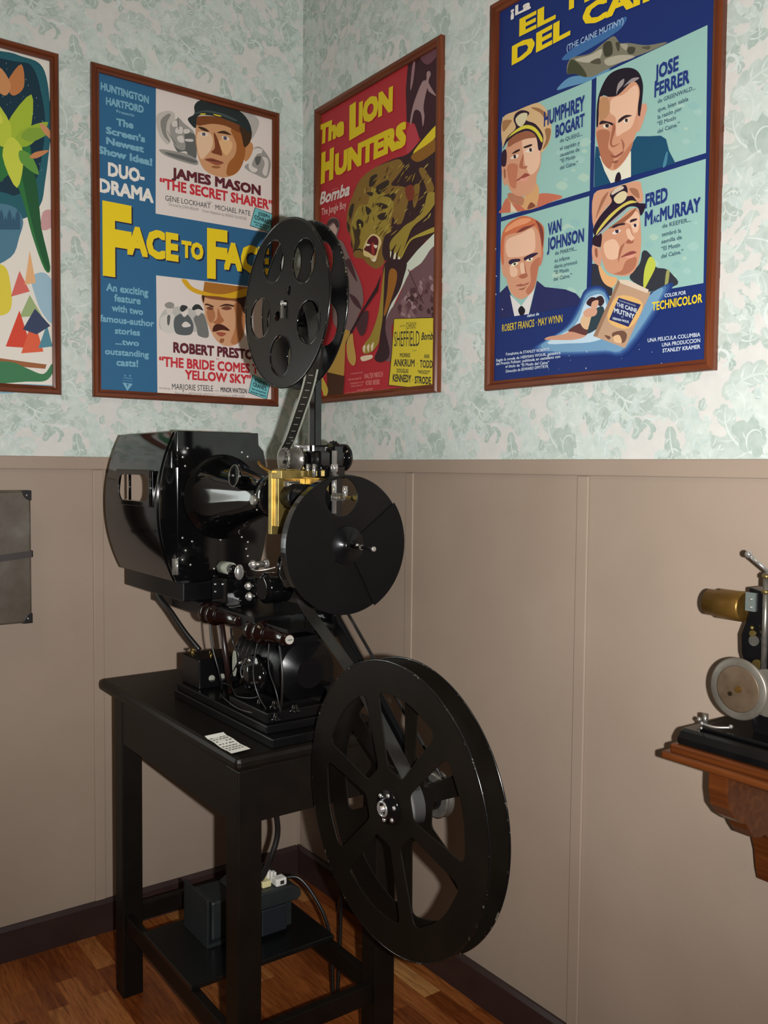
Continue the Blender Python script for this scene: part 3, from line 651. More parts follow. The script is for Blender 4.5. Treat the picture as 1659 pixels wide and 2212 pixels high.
for (a, s_, x0, y0, x1, y1, h, c, bo, sh) in [('C', 'starring', 318, 1832, 392, 1805, 20, (214, 120, 120), .01, 0), ('C', 'Bomba', 180, 1992, 515, 1880, 140, (214, 204, 196), .03, .3), ('C', 'The Jungle Boy', 205, 2108, 480, 2022, 78, (224, 196, 186), .0, 0),
    ('D', 'with', 1070, 1270, 1128, 1265, 22, BLK, .01, .2), ('D', 'JOHNNY', 1140, 1297, 1258, 1292, 78, BLK, .0, 0), ('D', 'SHEFFIELD', 1010, 1486, 1293, 1481, 165, BLK, .0, 0), ('D', 'as', 1398, 1322, 1418, 1322, 12, BLK, 0, 0), ('D', 'Bomba', 1312, 1415, 1462, 1410, 84, BLK, .02, .3),
    ('D', 'and', 1212, 1540, 1255, 1538, 16, BLK, 0, .2), ('D', 'MORRIS', 1075, 1606, 1188, 1607, 46, BLK, .02, 0), ('D', 'ANN', 1343, 1619, 1402, 1620, 48, BLK, .02, 0), ('D', 'ANKRUM', 1008, 1706, 1238, 1713, 82, BLK, .02, 0), ('D', '\u00b7', 1262, 1700, 1270, 1700, 40, BLK, .02, 0), ('D', 'TODD', 1297, 1722, 1440, 1728, 86, BLK, .02, 0),
    ('D', 'DOUGLAS', 1040, 1776, 1168, 1782, 46, BLK, .02, 0), ('D', '\u201cWOODY\u201d', 1272, 1790, 1412, 1796, 42, BLK, .02, 0), ('D', 'KENNEDY', 995, 1875, 1200, 1888, 84, BLK, .03, 0), ('D', '\u00b7', 1215, 1880, 1222, 1880, 40, BLK, .02, 0), ('D', 'STRODE', 1240, 1896, 1420, 1908, 82, BLK, .03, 0),
    ('D', 'A MONOGRAM PICTURE', 525, 1800, 660, 1782, 16, (226, 150, 140), .01, 0), ('D', 'PRODUCED BY', 505, 1866, 650, 1847, 20, (226, 150, 140), .01, 0), ('D', 'WALTER MIRISCH', 678, 1847, 885, 1820, 56, (226, 150, 140), .0, 0), ('D', 'SCREENPLAY AND', 520, 1907, 675, 1890, 16, (226, 150, 140), .01, 0), ('D', 'DIRECTION BY', 535, 1937, 660, 1922, 16, (226, 150, 140), .01, 0), ('D', 'FORD BEEBE', 695, 1917, 850, 1903, 50, (226, 150, 140), .0, 0),
    ('D', 'BASED UPON', 460, 2026, 585, 2006, 22, (226, 150, 140), .01, 0), ('D', "ROY ROCKWOOD'S", 600, 2006, 775, 1985, 40, (226, 150, 140), .01, 0), ('D', "'BOMBA' BOOKS", 785, 1995, 960, 1975, 22, (226, 150, 140), .01, 0)]:
    P.text(a, s_, x0, y0, x1, y1, h, c, bo, sh)
obj('printed_sheet', P.mb, t, fix=False)
# --- navy poster on the right wall
NAVY = (24, 44, 104); PAN = (146, 186, 178); DK = (30, 46, 110); SK1 = (204, 148, 118); SK2 = (226, 184, 156); SK3 = (150, 92, 66)
t, P = framed('R', 1.0562, 1.7996, 1.8251, 2.9111, 'brown framed navy poster with four pale blue panels, each with a man\'s head')
P.rect(1.075, 1.781, 1.845, 2.892, NAVY)
P.poly('E', (60, 104, 156), [(515, 392), (620, 300), (760, 235), (935, 115), (910, 190), (780, 280), (640, 360), (560, 400)])
P.poly('E', (92, 140, 176), [(480, 600), (560, 520), (680, 500), (840, 460), (700, 540), (560, 580)])
P.poly('E', (118, 116, 98), [(548, 490), (570, 395), (700, 360), (790, 290), (860, 245), (900, 290), (960, 290), (1080, 305), (1215, 285), (1110, 340), (950, 400), (820, 462), (700, 517), (600, 495)])
for c, q in (((66, 68, 48), [(550, 490), (575, 400), (640, 440), (680, 515), (600, 495)]), ((60, 58, 46), [(790, 300), (840, 280), (850, 360), (800, 380)]), ((70, 66, 54), [(870, 290), (900, 290), (890, 350)]), ((64, 62, 52), [(950, 320), (1000, 320), (990, 360), (955, 360)]),
    ((176, 170, 152), [(600, 400), (700, 370), (780, 330), (760, 400), (680, 420)]), ((170, 164, 146), [(800, 400), (900, 370), (1000, 380), (900, 420), (820, 440)]), ((160, 154, 136), [(900, 300), (950, 300), (940, 340)]), ((80, 76, 62), [(700, 420), (760, 390), (770, 430)]), ((84, 80, 66), [(1040, 320), (1100, 310), (1090, 335)])): P.poly('E', c, q)
P.poly('F', PAN, [(120, 168), (713, -80), (700, 655), (112, 830)], False)
P.poly('E', PAN, [(745, 514), (1481, 172), (1471, 1019), (726, 1245)], False)
P.poly('G', PAN, [(110, -62), (697, -232), (676, 480), (100, 582)], False)
P.poly('G', PAN, [(730, -252), (1470, -478), (1454, 345), (708, 472)], False)
rg = random.Random(9)
for reg, xs, ys in (('F', (480, 680), (330, 640)), ('F', (1050, 1440), (60, 380)), ('G', (480, 660), (-150, 420)), ('G', (1060, 1430), (-200, 330))):
    for i in range(12):
        x = rg.uniform(*xs); y = rg.uniform(*ys); r = rg.uniform(14, 42)
        P.poly(reg, rg.choice(((156, 192, 184), (162, 196, 184), (140, 182, 178), (166, 196, 180))), [(x-r, y), (x, y-r*.8), (x+r, y-r*.1), (x+r*.2, y+r*.7)])
# panel one: officer in a tan cap
P.poly('3', (206, 172, 128), [(75, 380), (320, 240), (640, 112), (750, 145), (850, 270), (912, 500), (880, 760), (740, 960), (680, 900), (560, 560), (380, 530), (200, 660), (78, 850)])
P.poly('3', (150, 108, 72), [(560, 190), (700, 200), (830, 300), (800, 380), (720, 280)]); P.poly('3', (150, 108, 72), [(800, 560), (900, 560), (860, 780), (760, 900), (820, 720)])
P.poly('3', (160, 116, 76), [(80, 420), (230, 400), (200, 470), (90, 600)])
P.poly('3', (190, 108, 84), [(50, 1920), (165, 1720), (400, 1860), (650, 1880), (700, 1660), (1000, 1670), (1095, 1722), (900, 1800), (560, 1925), (50, 1985)])
P.poly('3', (206, 158, 108), [(180, 1640), (430, 1720), (640, 1480), (700, 1640), (640, 1880), (480, 1930), (380, 1860), (200, 1800)])
P.poly('3', (176, 118, 90), [(180, 1640), (430, 1720), (400, 1860), (200, 1780)])
P.poly('3', SK1, [(130, 900), (200, 740), (330, 640), (500, 590), (630, 620), (690, 780), (735, 960), (715, 1200), (660, 1340), (645, 1500), (580, 1620), (450, 1695), (300, 1680), (190, 1570), (140, 1380), (125, 1150)])
P.poly('3', SK2, [(420, 700), (640, 700), (720, 960), (690, 1200), (560, 1330), (470, 1180), (430, 950)])
P.poly('3', (186, 116, 88), [(160, 1180), (330, 1160), (320, 1380), (300, 1560), (200, 1500)])
P.poly('3', SK3, [(200, 700), (380, 610), (600, 600), (660, 690), (480, 720), (300, 790), (170, 860)])
P.poly('3', SK1, [(60, 1185), (130, 1175), (155, 1470), (95, 1490)]); P.poly('3', SK3, [(95, 1250), (125, 1240), (130, 1380), (105, 1380)])
P.poly('3', (52, 28, 44), [(66, 960), (130, 900), (150, 1020), (128, 1180), (60, 1170)])
P.poly('3', (44, 24, 44), [(80, 900), (150, 700), (300, 540), (265, 400), (300, 290), (410, 232), (535, 275), (480, 400), (640, 470), (770, 660), (745, 880), (690, 910), (660, 720), (600, 620), (480, 590), (300, 650), (150, 780)])
P.poly('3', (208, 198, 66), [(150, 720), (300, 570), (480, 485), (640, 535), (755, 700), (742, 780), (640, 615), (500, 545), (350, 590), (190, 690)])
P.poly('3', (206, 196, 160), [(300, 380), (390, 290), (500, 290), (470, 420), (400, 510), (330, 480)])
for q in ([(235, 975), (300, 920), (370, 895), (365, 925), (290, 965)], [(440, 880), (450, 850), (570, 810), (575, 840), (500, 870)]): P.poly('3', (48, 28, 32), q)
for q in ([(210, 1060), (270, 1000), (350, 990), (320, 1050)], [(470, 940), (540, 880), (610, 890), (560, 950)]): P.poly('3', (228, 214, 200), q)
for q in ([(265, 1000), (300, 995), (305, 1050), (270, 1050)], [(535, 885), (575, 885), (575, 935), (540, 935)]): P.poly('3', (52, 36, 36), q)
P.poly('3', (170, 104, 78), [(360, 1200), (420, 1000), (440, 1010), (430, 1180), (500, 1180), (470, 1230)])
P.poly('3', (150, 72, 62), [(300, 1440), (400, 1360), (470, 1305), (545, 1345), (460, 1380), (400, 1410)]); P.poly('3', (216, 150, 130), [(370, 1410), (460, 1380), (540, 1350), (480, 1440), (400, 1450)])
P.poly('3', (216, 196, 170), [(215, 1800), (330, 1960), (215, 1975)], False); P.poly('3', (130, 72, 54), [(560, 1800), (640, 1870), (500, 1920)])
# panel two: man in a blue suit
SUIT = (24, 74, 104)
P.poly('4', SUIT, [(88, 1480), (160, 1500), (300, 1950), (340, 2105), (60, 2190), (70, 1700)], False)
P.poly('4', SUIT, [(680, 1480), (790, 1310), (1000, 1310), (1200, 1300), (1290, 1360), (1340, 1560), (1450, 1770), (690, 1990)], False)
P.poly('4', (70, 126, 150), [(1290, 1590), (1320, 1600), (1290, 1800), (1230, 1830)])
P.poly('4', (222, 218, 198), [(150, 1640), (420, 1860), (690, 1560), (690, 2000), (345, 2110), (240, 1900)], False)
P.poly('4', (34, 22, 40), [(440, 1960), (490, 1920), (520, 1990), (510, 2060), (415, 2090)])
P.poly('4', (206, 150, 124), [(870, 780), (940, 750), (965, 830), (930, 960), (850, 1190), (785, 1220), (800, 950)])
P.poly('4', (30, 22, 36), [(100, 1180), (110, 780), (170, 520), (300, 280), (480, 170), (680, 145), (820, 220), (890, 400), (890, 600), (850, 920), (800, 950), (400, 700), (180, 640), (130, 1160)])
P.poly('4', SK1, [(150, 720), (180, 630), (330, 640), (480, 600), (700, 390), (800, 420), (840, 560), (810, 800), (810, 1000), (800, 1180), (740, 1370), (680, 1560), (560, 1760), (430, 1880), (330, 1880), (210, 1760), (150, 1560), (90, 1300), (100, 1160), (130, 1120)])
P.poly('4', SK2, [(360, 680), (560, 600), (760, 440), (820, 560), (790, 880), (700, 1150), (560, 1250), (440, 1300), (430, 1000), (330, 900)])
P.poly('4', (172, 110, 82), [(110, 1230), (330, 1230), (300, 1500), (400, 1640), (330, 1860), (210, 1750), (150, 1560)])
P.poly('4', (182, 134, 96), [(150, 720), (260, 640), (330, 760), (300, 950), (160, 1050)])
P.poly('4', (184, 120, 92), [(560, 1600), (720, 1400), (640, 1640), (430, 1870), (400, 1780)])
for q in ([(440, 600), (470, 420), (570, 330), (560, 420), (480, 520)], [(560, 470), (700, 330), (830, 310), (780, 360), (640, 420)]): P.poly('4', (150, 140, 140), q)
for q in ([(150, 1110), (190, 1045), (300, 1060), (385, 1090), (380, 1130), (280, 1090)], [(470, 1080), (490, 1020), (600, 950), (710, 960), (600, 1000), (520, 1060)]): P.poly('4', (46, 30, 36), q)
for q in ([(210, 1140), (270, 1095), (330, 1120), (280, 1180)], [(560, 1050), (610, 1005), (665, 1030), (600, 1085)]): P.poly('4', (228, 216, 202), q)
for q in ([(255, 1105), (310, 1105), (305, 1160), (260, 1155)], [(590, 1015), (635, 1015), (630, 1065), (595, 1065)]): P.poly('4', (56, 40, 38), q)
P.poly('4', (160, 98, 74), [(390, 1090), (350, 1300), (330, 1440), (390, 1500), (510, 1420), (390, 1470), (370, 1390), (430, 1180)]); P.poly('4', (160, 100, 76), [(520, 1350), (580, 1440), (560, 1560), (540, 1440)])
P.poly('4', (140, 76, 62), [(330, 1630), (430, 1640), (560, 1560), (540, 1610), (420, 1680)]); P.poly('4', (140, 84, 64), [(360, 1750), (470, 1720), (440, 1770)])
# panel three: red-haired man in a dark jacket
P.poly('5', (36, 40, 88), [(30, 1370), (160, 1240), (230, 1420), (280, 1770), (20, 1820)], False)
P.poly('5', (36, 40, 88), [(530, 1730), (640, 1280), (665, 1160), (800, 1270), (1150, 1310), (1330, 1380), (1410, 1470), (1415, 1575)], False)
P.poly('5', (214, 210, 208), [(205, 1400), (400, 1590), (630, 1270), (525, 1730), (280, 1765)], False)
P.poly('5', (22, 20, 30), [(345, 1660), (400, 1590), (465, 1660), (440, 1740), (380, 1750)])
P.poly('5', SK1, [(55, 830), (110, 900), (130, 1110), (80, 1040)]); P.poly('5', (190, 120, 96), [(720, 700), (760, 610), (775, 720), (740, 880), (700, 900)])
P.poly('5', (196, 108, 72), [(50, 780), (60, 420), (160, 200), (330, 90), (470, 60), (640, 120), (770, 230), (790, 380), (770, 640), (740, 700), (600, 300), (300, 360), (120, 460), (100, 880)])
P.poly('5', (222, 148, 106), [(180, 230), (380, 110), (560, 110), (500, 180), (300, 250), (120, 340)]); P.poly('5', (120, 58, 50), [(290, 370), (420, 260), (560, 220), (640, 190), (520, 280), (380, 340)]); P.poly('5', (120, 60, 50), [(640, 130), (740, 220), (780, 380), (760, 600), (730, 420), (690, 250)])
P.poly('5', SK1, [(110, 480), (180, 380), (400, 330), (600, 240), (680, 300), (730, 480), (740, 720), (700, 900), (660, 1150), (620, 1290), (540, 1400), (400, 1480), (270, 1420), (190, 1300), (140, 1100), (105, 900)])
P.poly('5', SK2, [(150, 480), (400, 360), (600, 280), (640, 560), (600, 680), (450, 740), (300, 760), (160, 740)]); P.poly('5', SK2, [(380, 880), (440, 860), (480, 1000), (400, 1040)]); P.poly('5', SK2, [(210, 900), (330, 960), (320, 1080), (220, 1080)])
P.poly('5', (180, 112, 86), [(560, 900), (720, 760), (680, 1000), (620, 1290), (520, 1400), (480, 1330), (560, 1180)])
for q in ([(180, 850), (230, 800), (370, 790), (375, 830), (300, 850), (220, 890)], [(440, 790), (460, 760), (580, 700), (690, 690), (600, 760), (470, 820)]): P.poly('5', (48, 32, 60), q)
for q in ([(225, 890), (290, 850), (350, 860), (280, 915)], [(480, 820), (540, 780), (600, 775), (560, 830)]): P.poly('5', (232, 226, 196), q)
for q in ([(270, 865), (305, 860), (300, 895), (272, 895)], [(530, 785), (560, 780), (560, 815), (532, 815)]): P.poly('5', (50, 50, 60), q)
P.poly('5', (166, 100, 76), [(350, 1090), (420, 1050), (490, 1040), (505, 1090), (420, 1130)]); P.poly('5', (170, 106, 80), [(450, 820), (480, 980), (500, 1060), (460, 1000)])
P.poly('5', (160, 92, 80), [(300, 1250), (390, 1215), (440, 1225), (535, 1185), (500, 1230), (400, 1260)]); P.poly('5', (150, 92, 70), [(350, 1310), (450, 1280), (490, 1260), (430, 1320)])
# panel four: officer in a collar, cap tilted
P.poly('6', (44, 46, 58), [(30, 1500), (150, 1500), (300, 1850), (400, 1950), (380, 2074), (10, 2074)], False)
P.poly('6', (48, 50, 58), [(700, 1740), (880, 1500), (930, 1290), (1010, 1270), (1120, 1400), (1180, 1560), (1340, 1590), (1460, 1680), (1560, 1870), (1090, 2000), (900, 1900)])
P.poly('6', (188, 196, 74), [(980, 1560), (1060, 1380), (1140, 1420), (1165, 1560), (1050, 1800), (960, 1950), (950, 1780)])
P.poly('6', (150, 150, 90), [(1360, 1640), (1420, 1640), (1380, 1900), (1330, 1950)])
P.poly('6', (222, 170, 116), [(150, 1500), (300, 1700), (480, 1760), (400, 1920), (250, 1850), (170, 1680)])
P.poly('6', (206, 152, 122), [(60, 260), (400, 140), (850, 20), (920, 160), (945, 320), (880, 420), (420, 420), (240, 560), (60, 850)])
P.poly('6', (160, 106, 80), [(90, 700), (200, 350), (330, 210), (200, 480)]); P.poly('6', (160, 108, 82), [(700, 150), (840, 170), (880, 330), (760, 260)])
P.poly('6', (208, 152, 126), [(35, 1180), (130, 1180), (200, 1330), (180, 1520), (110, 1510), (40, 1420)]); P.poly('6', SK3, [(80, 1240), (120, 1230), (130, 1380), (90, 1360)])
P.poly('6', SK1, [(180, 1180), (220, 960), (450, 780), (700, 540), (850, 520), (890, 680), (905, 900), (910, 1150), (880, 1400), (830, 1560), (720, 1690), (560, 1720), (330, 1660), (240, 1530), (200, 1350)])
P.poly('6', SK2, [(620, 660), (800, 560), (880, 660), (860, 900), (780, 940), (720, 800), (640, 760)]); P.poly('6', SK2, [(640, 900), (720, 880), (790, 1010), (760, 1080), (680, 1050)]); P.poly('6', SK2, [(240, 1150), (420, 1060), (520, 1200), (480, 1400), (300, 1400)])
P.poly('6', SK3, [(330, 860), (640, 640), (820, 500), (760, 620), (600, 760), (440, 840)]); P.poly('6', (176, 112, 86), [(640, 1450), (820, 1380), (800, 1560), (640, 1690), (420, 1680), (560, 1620)])
P.poly('6', (44, 26, 40), [(40, 1150), (60, 1010), (200, 960), (190, 1180), (150, 1200)])
P.poly('6', (40, 24, 44), [(50, 880), (180, 640), (380, 400), (350, 270), (430, 170), (620, 90), (670, 200), (650, 290), (760, 290), (860, 410), (990, 430), (960, 560), (900, 640), (850, 500), (700, 480), (560, 580), (330, 780), (110, 1000)])
P.poly('6', (206, 190, 92), [(100, 990), (140, 880), (330, 640), (560, 450), (720, 370), (840, 400), (700, 430), (540, 520), (330, 720), (160, 920)])
P.poly('6', (214, 200, 160), [(420, 330), (500, 240), (600, 200), (660, 250), (630, 350), (540, 420), (460, 410)]); P.poly('6', (206, 190, 170), [(380, 230), (460, 150), (560, 110), (600, 150), (480, 220), (390, 270)])
P.poly('6', (170, 158, 170), [(150, 960), (400, 720), (620, 540), (630, 550), (420, 740), (160, 975)])
for q in ([(390, 850), (450, 800), (600, 770), (620, 800), (520, 820), (420, 860)], [(710, 760), (730, 710), (830, 690), (830, 720), (760, 750)]): P.poly('6', (46, 30, 44), q)
for q in ([(390, 960), (460, 900), (550, 900), (470, 970)], [(750, 840), (800, 790), (850, 790), (810, 850)]): P.poly('6', (228, 214, 204), q)
for q in ([(450, 900), (505, 895), (500, 950), (455, 945)], [(780, 790), (825, 790), (820, 840), (785, 840)]): P.poly('6', (52, 44, 60), q)
P.poly('6', (160, 96, 74), [(640, 1110), (690, 1060), (740, 1100), (780, 1060), (760, 1130), (660, 1140)]); P.poly('6', (170, 108, 84), [(690, 800), (750, 940), (790, 1020), (740, 960)])
P.poly('6', (140, 70, 66), [(540, 1390), (650, 1310), (760, 1270), (830, 1300), (760, 1330), (650, 1360)]); P.poly('6', (220, 156, 136), [(620, 1380), (760, 1335), (810, 1320), (740, 1400)])
P.poly('6', (166, 104, 80), [(520, 1240), (620, 1120), (560, 1280), (500, 1480)])
# foot of the poster
for f_, c_ in ((1.16, (32, 58, 118)), (1.10, (48, 80, 138)), (1.05, (74, 112, 160))):
    P.poly('G', c_, [(775+(x-775)*f_, 600+(y-600)*f_) for x, y in [(380, 755), (560, 640), (640, 520), (690, 415), (800, 410), (900, 600), (1130, 400), (1180, 420), (940, 770), (800, 790), (600, 800), (450, 795)]])
P.poly('G', (110, 152, 184), [(380, 755), (560, 640), (640, 520), (690, 415), (800, 410), (900, 600), (1130, 400), (1180, 420), (940, 770), (800, 790), (600, 800), (450, 795)])
P.poly('G', (186, 208, 222), [(420, 740), (600, 630), (670, 480), (720, 430), (800, 440), (830, 660), (740, 730), (560, 745)])
P.poly('G', (196, 144, 118), [(405, 720), (430, 700), (540, 680), (640, 620), (680, 690), (600, 720), (480, 722)]); P.poly('G', (92, 54, 52), [(560, 660), (640, 610), (690, 640), (680, 690), (600, 670)])
P.poly('G', (214, 178, 140), [(640, 600), (680, 540), (740, 560), (720, 640), (670, 650)]); P.poly('G', (44, 62, 70), [(730, 530), (790, 500), (800, 580), (760, 640), (690, 680), (700, 620)])
P.poly('G', (54, 30, 40), [(680, 480), (710, 440), (750, 450), (720, 500)]); P.poly('G', (54, 34, 40), [(740, 450), (780, 430), (800, 470), (770, 500)]); P.poly('G', (206, 156, 130), [(720, 470), (760, 460), (750, 510), (715, 510)]); P.poly('G', (206, 156, 130), [(660, 540), (700, 510), (750, 520), (740, 560), (680, 570)])
P.poly('G', (184, 150, 122), [(893, 322), (1108, 408), (937, 776), (726, 696)], False)
P.poly('G', (214, 196, 176), [(893, 322), (960, 326), (1095, 390), (1085, 412), (905, 345)], False); P.poly('G', (150, 116, 92), [(893, 322), (905, 345), (752, 700), (726, 696)], False)
P.poly('G', (220, 176, 110), [(890, 430), (1055, 480), (965, 645), (822, 592)]); P.poly('G', (36, 44, 96), [(896, 442), (1043, 488), (960, 636), (832, 588)], False)
for q in ([(850, 680), (920, 660), (950, 690), (930, 740), (880, 730)], [(800, 690), (840, 700), (830, 720)]): P.poly('G', (110, 76, 62), q)
P.poly('G', (220, 182, 140), [(860, 700), (900, 690), (915, 740), (870, 735)])
LW = (196, 206, 216); CB = (34, 52, 116); SM = (64, 92, 104)
for (a, s_, x0, y0, x1, y1, h, c, bo) in [
    ('E', '\u00a1La', 178, 125, 312, 62, 66, WHT, .04), ('E', 'EL', 235, 250, 477, 130, 118, YEL, .04), ('E', 'MOTIN', 565, 74, 1230, -240, 140, YEL, .04), ('E', 'DEL', 185, 440, 574, 238, 130, YEL, .04), ('E', 'CAINE', 655, 192, 1400, -110, 150, YEL, .04),
    ('E', '(THE CAINE MUTINY)', 550, 345, 928, 162, 40, (150, 176, 204), .015),
    ('F', 'HUMPHREY', 398, 232, 668, 124, 100, CB, .038), ('F', 'BOGART', 475, 308, 668, 228, 86, CB, .038), ('F', 'de QUEEG...', 505, 339, 655, 290, 26, SM, .02), ('F', 'el capit\u00e1n y', 505, 390, 637, 350, 26, SM, .02), ('F', 'causante de', 505, 433, 635, 393, 26, SM, .02), ('F', '\u201cEl Mot\u00edn', 505, 473, 607, 442, 26, SM, .02), ('F', 'del Caine.\u201d', 505, 518, 625, 482, 26, SM, .02),
    ('E', 'JOSE', 1135, 540, 1292, 474, 98, CB, .038), ('E', 'FERRER', 1132, 656, 1365, 558, 94, CB, .038), ('E', 'de GREENWALD...', 1155, 693, 1405, 600, 28, SM, .02), ('E', 'que, bien sab\u00eda', 1155, 750, 1358, 675, 28, SM, .02), ('E', 'la raz\u00f3n por', 1155, 798, 1315, 738, 28, SM, .02), ('E', '\u201cEl Mot\u00edn', 1150, 842, 1275, 800, 28, SM, .02), ('E', 'del Caine.\u201d', 1153, 893, 1300, 840, 28, SM, .02),
    ('F', 'VAN', 425, 955, 515, 923, 84, CB, .038), ('F', 'JOHNSON', 420, 1056, 665, 993, 88, CB, .038), ('F', 'de MARYK...', 472, 1083, 620, 1050, 26, SM, .02), ('G', 'su infame', 470, 210, 570, 188, 26, SM, .02), ('G', 'diario provoc\u00f3', 467, 250, 620, 218, 26, SM, .02), ('G', '\u201cEl Mot\u00edn', 465, 288, 565, 270, 26, SM, .02), ('G', 'del Caine.\u201d', 463, 333, 585, 305, 26, SM, .02),
    ('F', 'FRED', 1072, 776, 1220, 728, 98, CB, .038), ('F', 'M', 1068, 893, 1120, 878, 98, CB, .038), ('F', 'AC', 1124, 874, 1165, 862, 50, CB, .04), ('F', 'MURRAY', 1169, 863, 1437, 793, 94, CB, .038), ('F', 'de KEEFER...', 1185, 905, 1375, 860, 28, SM, .02), ('F', 'sembr\u00f3 la', 1183, 960, 1310, 932, 28, SM, .02), ('F', 'semilla de', 1180, 1008, 1315, 976, 28, SM, .02), ('F', '\u201cEl Mot\u00edn', 1178, 1055, 1303, 1028, 28, SM, .02), ('F', 'del Caine.\u201d', 1178, 1105, 1325, 1070, 28, SM, .02),
    ('G', 'COLOR POR', 1200, 442, 1342, 420, 25, LW, .02), ('G', 'TECHNICOLOR', 1117, 530, 1450, 474, 58, YEL, .02), ('G', 'debut de', 288, 572, 368, 558, 20, LW, .02), ('G', 'ROBERT FRANCIS \u00b7 MAY WYNN', 122, 668, 522, 605, 50, YEL, .01),
    ('G', 'UNA PELICULA COLUMBIA', 1088, 738, 1437, 699, 26, LW, .015), ('G', 'UNA PRODUCCION', 1183, 768, 1437, 737, 26, LW, .015), ('G', 'STANLEY KRAMER', 1187, 806, 1437, 779, 26, LW, .02),
    ('G', 'Fotodrama de STANLEY ROBERTS', 148, 825, 435, 793, 19, LW, .015), ('G', 'Seg\u00fan la novela de HERMAN WOUK, ganadora', 82, 866, 510, 815, 19, LW, .015), ('G', 'del Premio Pulitzer, publicada en castellano con', 82, 890, 508, 840, 19, LW, .015), ('G', 'el t\u00edtulo de \u201cEl Mot\u00edn del Caine\u201d', 145, 907, 435, 880, 19, LW, .015), ('G', 'Direcci\u00f3n de EDWARD DMYTRYK', 147, 939, 430, 905, 19, LW, .015),
    ('G', 'PULITZER PRIZE NOVEL', 902, 466, 1010, 502, 9, LW, .01), ('G', 'THE CAINE', 880, 498, 1018, 544, 28, LW, .03), ('G', 'MUTINY', 866, 540, 1000, 584, 32, LW, .03), ('G', 'BY', 915, 572, 930, 577, 8, LW, .01), ('G', 'HERMAN WOUK', 856, 586, 965, 612, 16, LW, .03)]:
    P.text(a, s_, x0, y0, x1, y1, h, c, bo)
for i in range(26):
    x = rg.uniform(80, 1480); y = rg.choice((rg.uniform(830, 960)-0.06*x, rg.uniform(770, 960)-.06*x)); r = rg.uniform(1, 3.5)
    P.poly('G', (176, 186, 200), [(x-r, y), (x, y-r), (x+r, y+r*.4), (x, y+r)], False)
for (x, y) in ((80, 120), (82, 420), (85, 300), (125, 520), (1498, 60), (1460, 860), (685, 800), (680, 910)): P.poly('G' if y < 700 or y > 780 else 'G', (196, 200, 200), [(x-3, y-6), (x+3, y-3), (x+2, y+6), (x-2, y+3)], False)
obj('printed_sheet', P.mb, t, fix=False)

# --- half-seen poster at the left: a generic night garden in the same colours (its own figures are left out)
t, P = framed('L', -1.52, -0.9132, 1.8263, 2.9036, 'framed poster cut by the left photo edge, with a dark teal starry sky')
P.rect(-1.50, -0.932, 1.845, 2.885, (222, 216, 206))
P.poly('H', (34, 92, 104), [(-420, 100), (0, 140), (120, 170), (230, 215), (275, 330), (292, 560), (285, 700), (260, 900), (230, 1040), (120, 1120), (0, 1080), (-420, 1000)])
P.poly('H', (18, 50, 66), [(-400, 180), (80, 200), (190, 240), (240, 400), (260, 560), (240, 760), (200, 900), (90, 980), (0, 960), (-400, 900)])
rg = random.Random(3)
for i in range(46):
    x = rg.uniform(-60, 250); y = rg.uniform(190, 900); r = rg.uniform(1.5, 5)
    P.poly('H', (196, 214, 220), [(x, y-r), (x+r*.3, y), (x, y+r), (x-r*.3, y)], False)
def leafh(c, x, y, a, L, w):
    dx, dy = math.cos(a), math.sin(a)
    P.poly('H', c, [(x, y), (x+dx*L*.35-dy*w, y+dy*L*.35+dx*w), (x+dx*L, y+dy*L), (x+dx*L*.35+dy*w, y+dy*L*.35-dx*w)])
P.poly('H', (44, 112, 58), [(-40, 640), (140, 620), (190, 820), (215, 1020), (240, 1180), (290, 1400), (255, 1410), (180, 1200), (130, 1010), (60, 860), (-20, 900)])
P.poly('H', (30, 84, 48), [(120, 820), (200, 860), (240, 1180), (285, 1390), (262, 1400), (195, 1190)])
for (c, x, y, a, L, w) in (((162, 184, 52), 60, 700, -1.2, 330, 70), ((182, 196, 62), 30, 700, -1.9, 330, 70), ((150, 176, 52), 80, 690, -.6, 240, 50), ((196, 204, 70), 60, 640, 1.45, 300, 62), ((128, 160, 54), 120, 640, -.2, 175, 40),
    ((206, 206, 80), 10, 560, -2.5, 240, 48), ((96, 148, 62), 110, 720, .9, 180, 36), ((188, 120, 70), 70, 400, -1.3, 190, 50), ((202, 140, 92), 30, 400, -1.8, 170, 44), ((196, 130, 84), 170, 760, -.35, 120, 18), ((200, 140, 96), 230, 560, .9, 150, 18)): leafh(c, x, y, a, L, w)
P.poly('H', (74, 118, 140), [(-100, 1060), (60, 1040), (130, 1120), (110, 1220), (60, 1340), (-100, 1380)])
for k in range(5): P.poly('H', (46, 84, 108), [(-10+k*24, 1100+(k % 2)*40), (4+k*24, 1060+(k % 2)*40), (18+k*24, 1100+(k % 2)*40), (18+k*24, 1180), (-10+k*24, 1180)], False)
P.poly('H', (196, 150, 150), [(245, 1080), (300, 1070), (300, 1160), (240, 1180)])
P.poly('H', (214, 196, 62), [(-120, 1400), (20, 1390), (60, 1520), (60, 1640), (0, 1680), (-120, 1660)])
P.poly('H', (150, 180, 196), [(180, 1460), (250, 1430), (304, 1500), (304, 1720), (240, 1660), (200, 1560)])
for (c, q) in (((206, 100, 92), [(60, 1570), (110, 1420), (170, 1540)]), ((150, 168, 116), [(110, 1690), (170, 1560), (240, 1680)]), ((206, 66, 44), [(30, 1860), (110, 1650), (180, 1870)]), ((214, 92, 60), [(120, 1900), (190, 1690), (250, 1890)]), ((78, 132, 150), [(220, 1870), (270, 1730), (302, 1860)]), ((222, 170, 120), [(140, 1500), (170, 1300), (205, 1490)]), ((52, 62, 92), [(130, 1760), (200, 1640), (290, 1740), (210, 1790)])): P.poly('H', c, q, False)
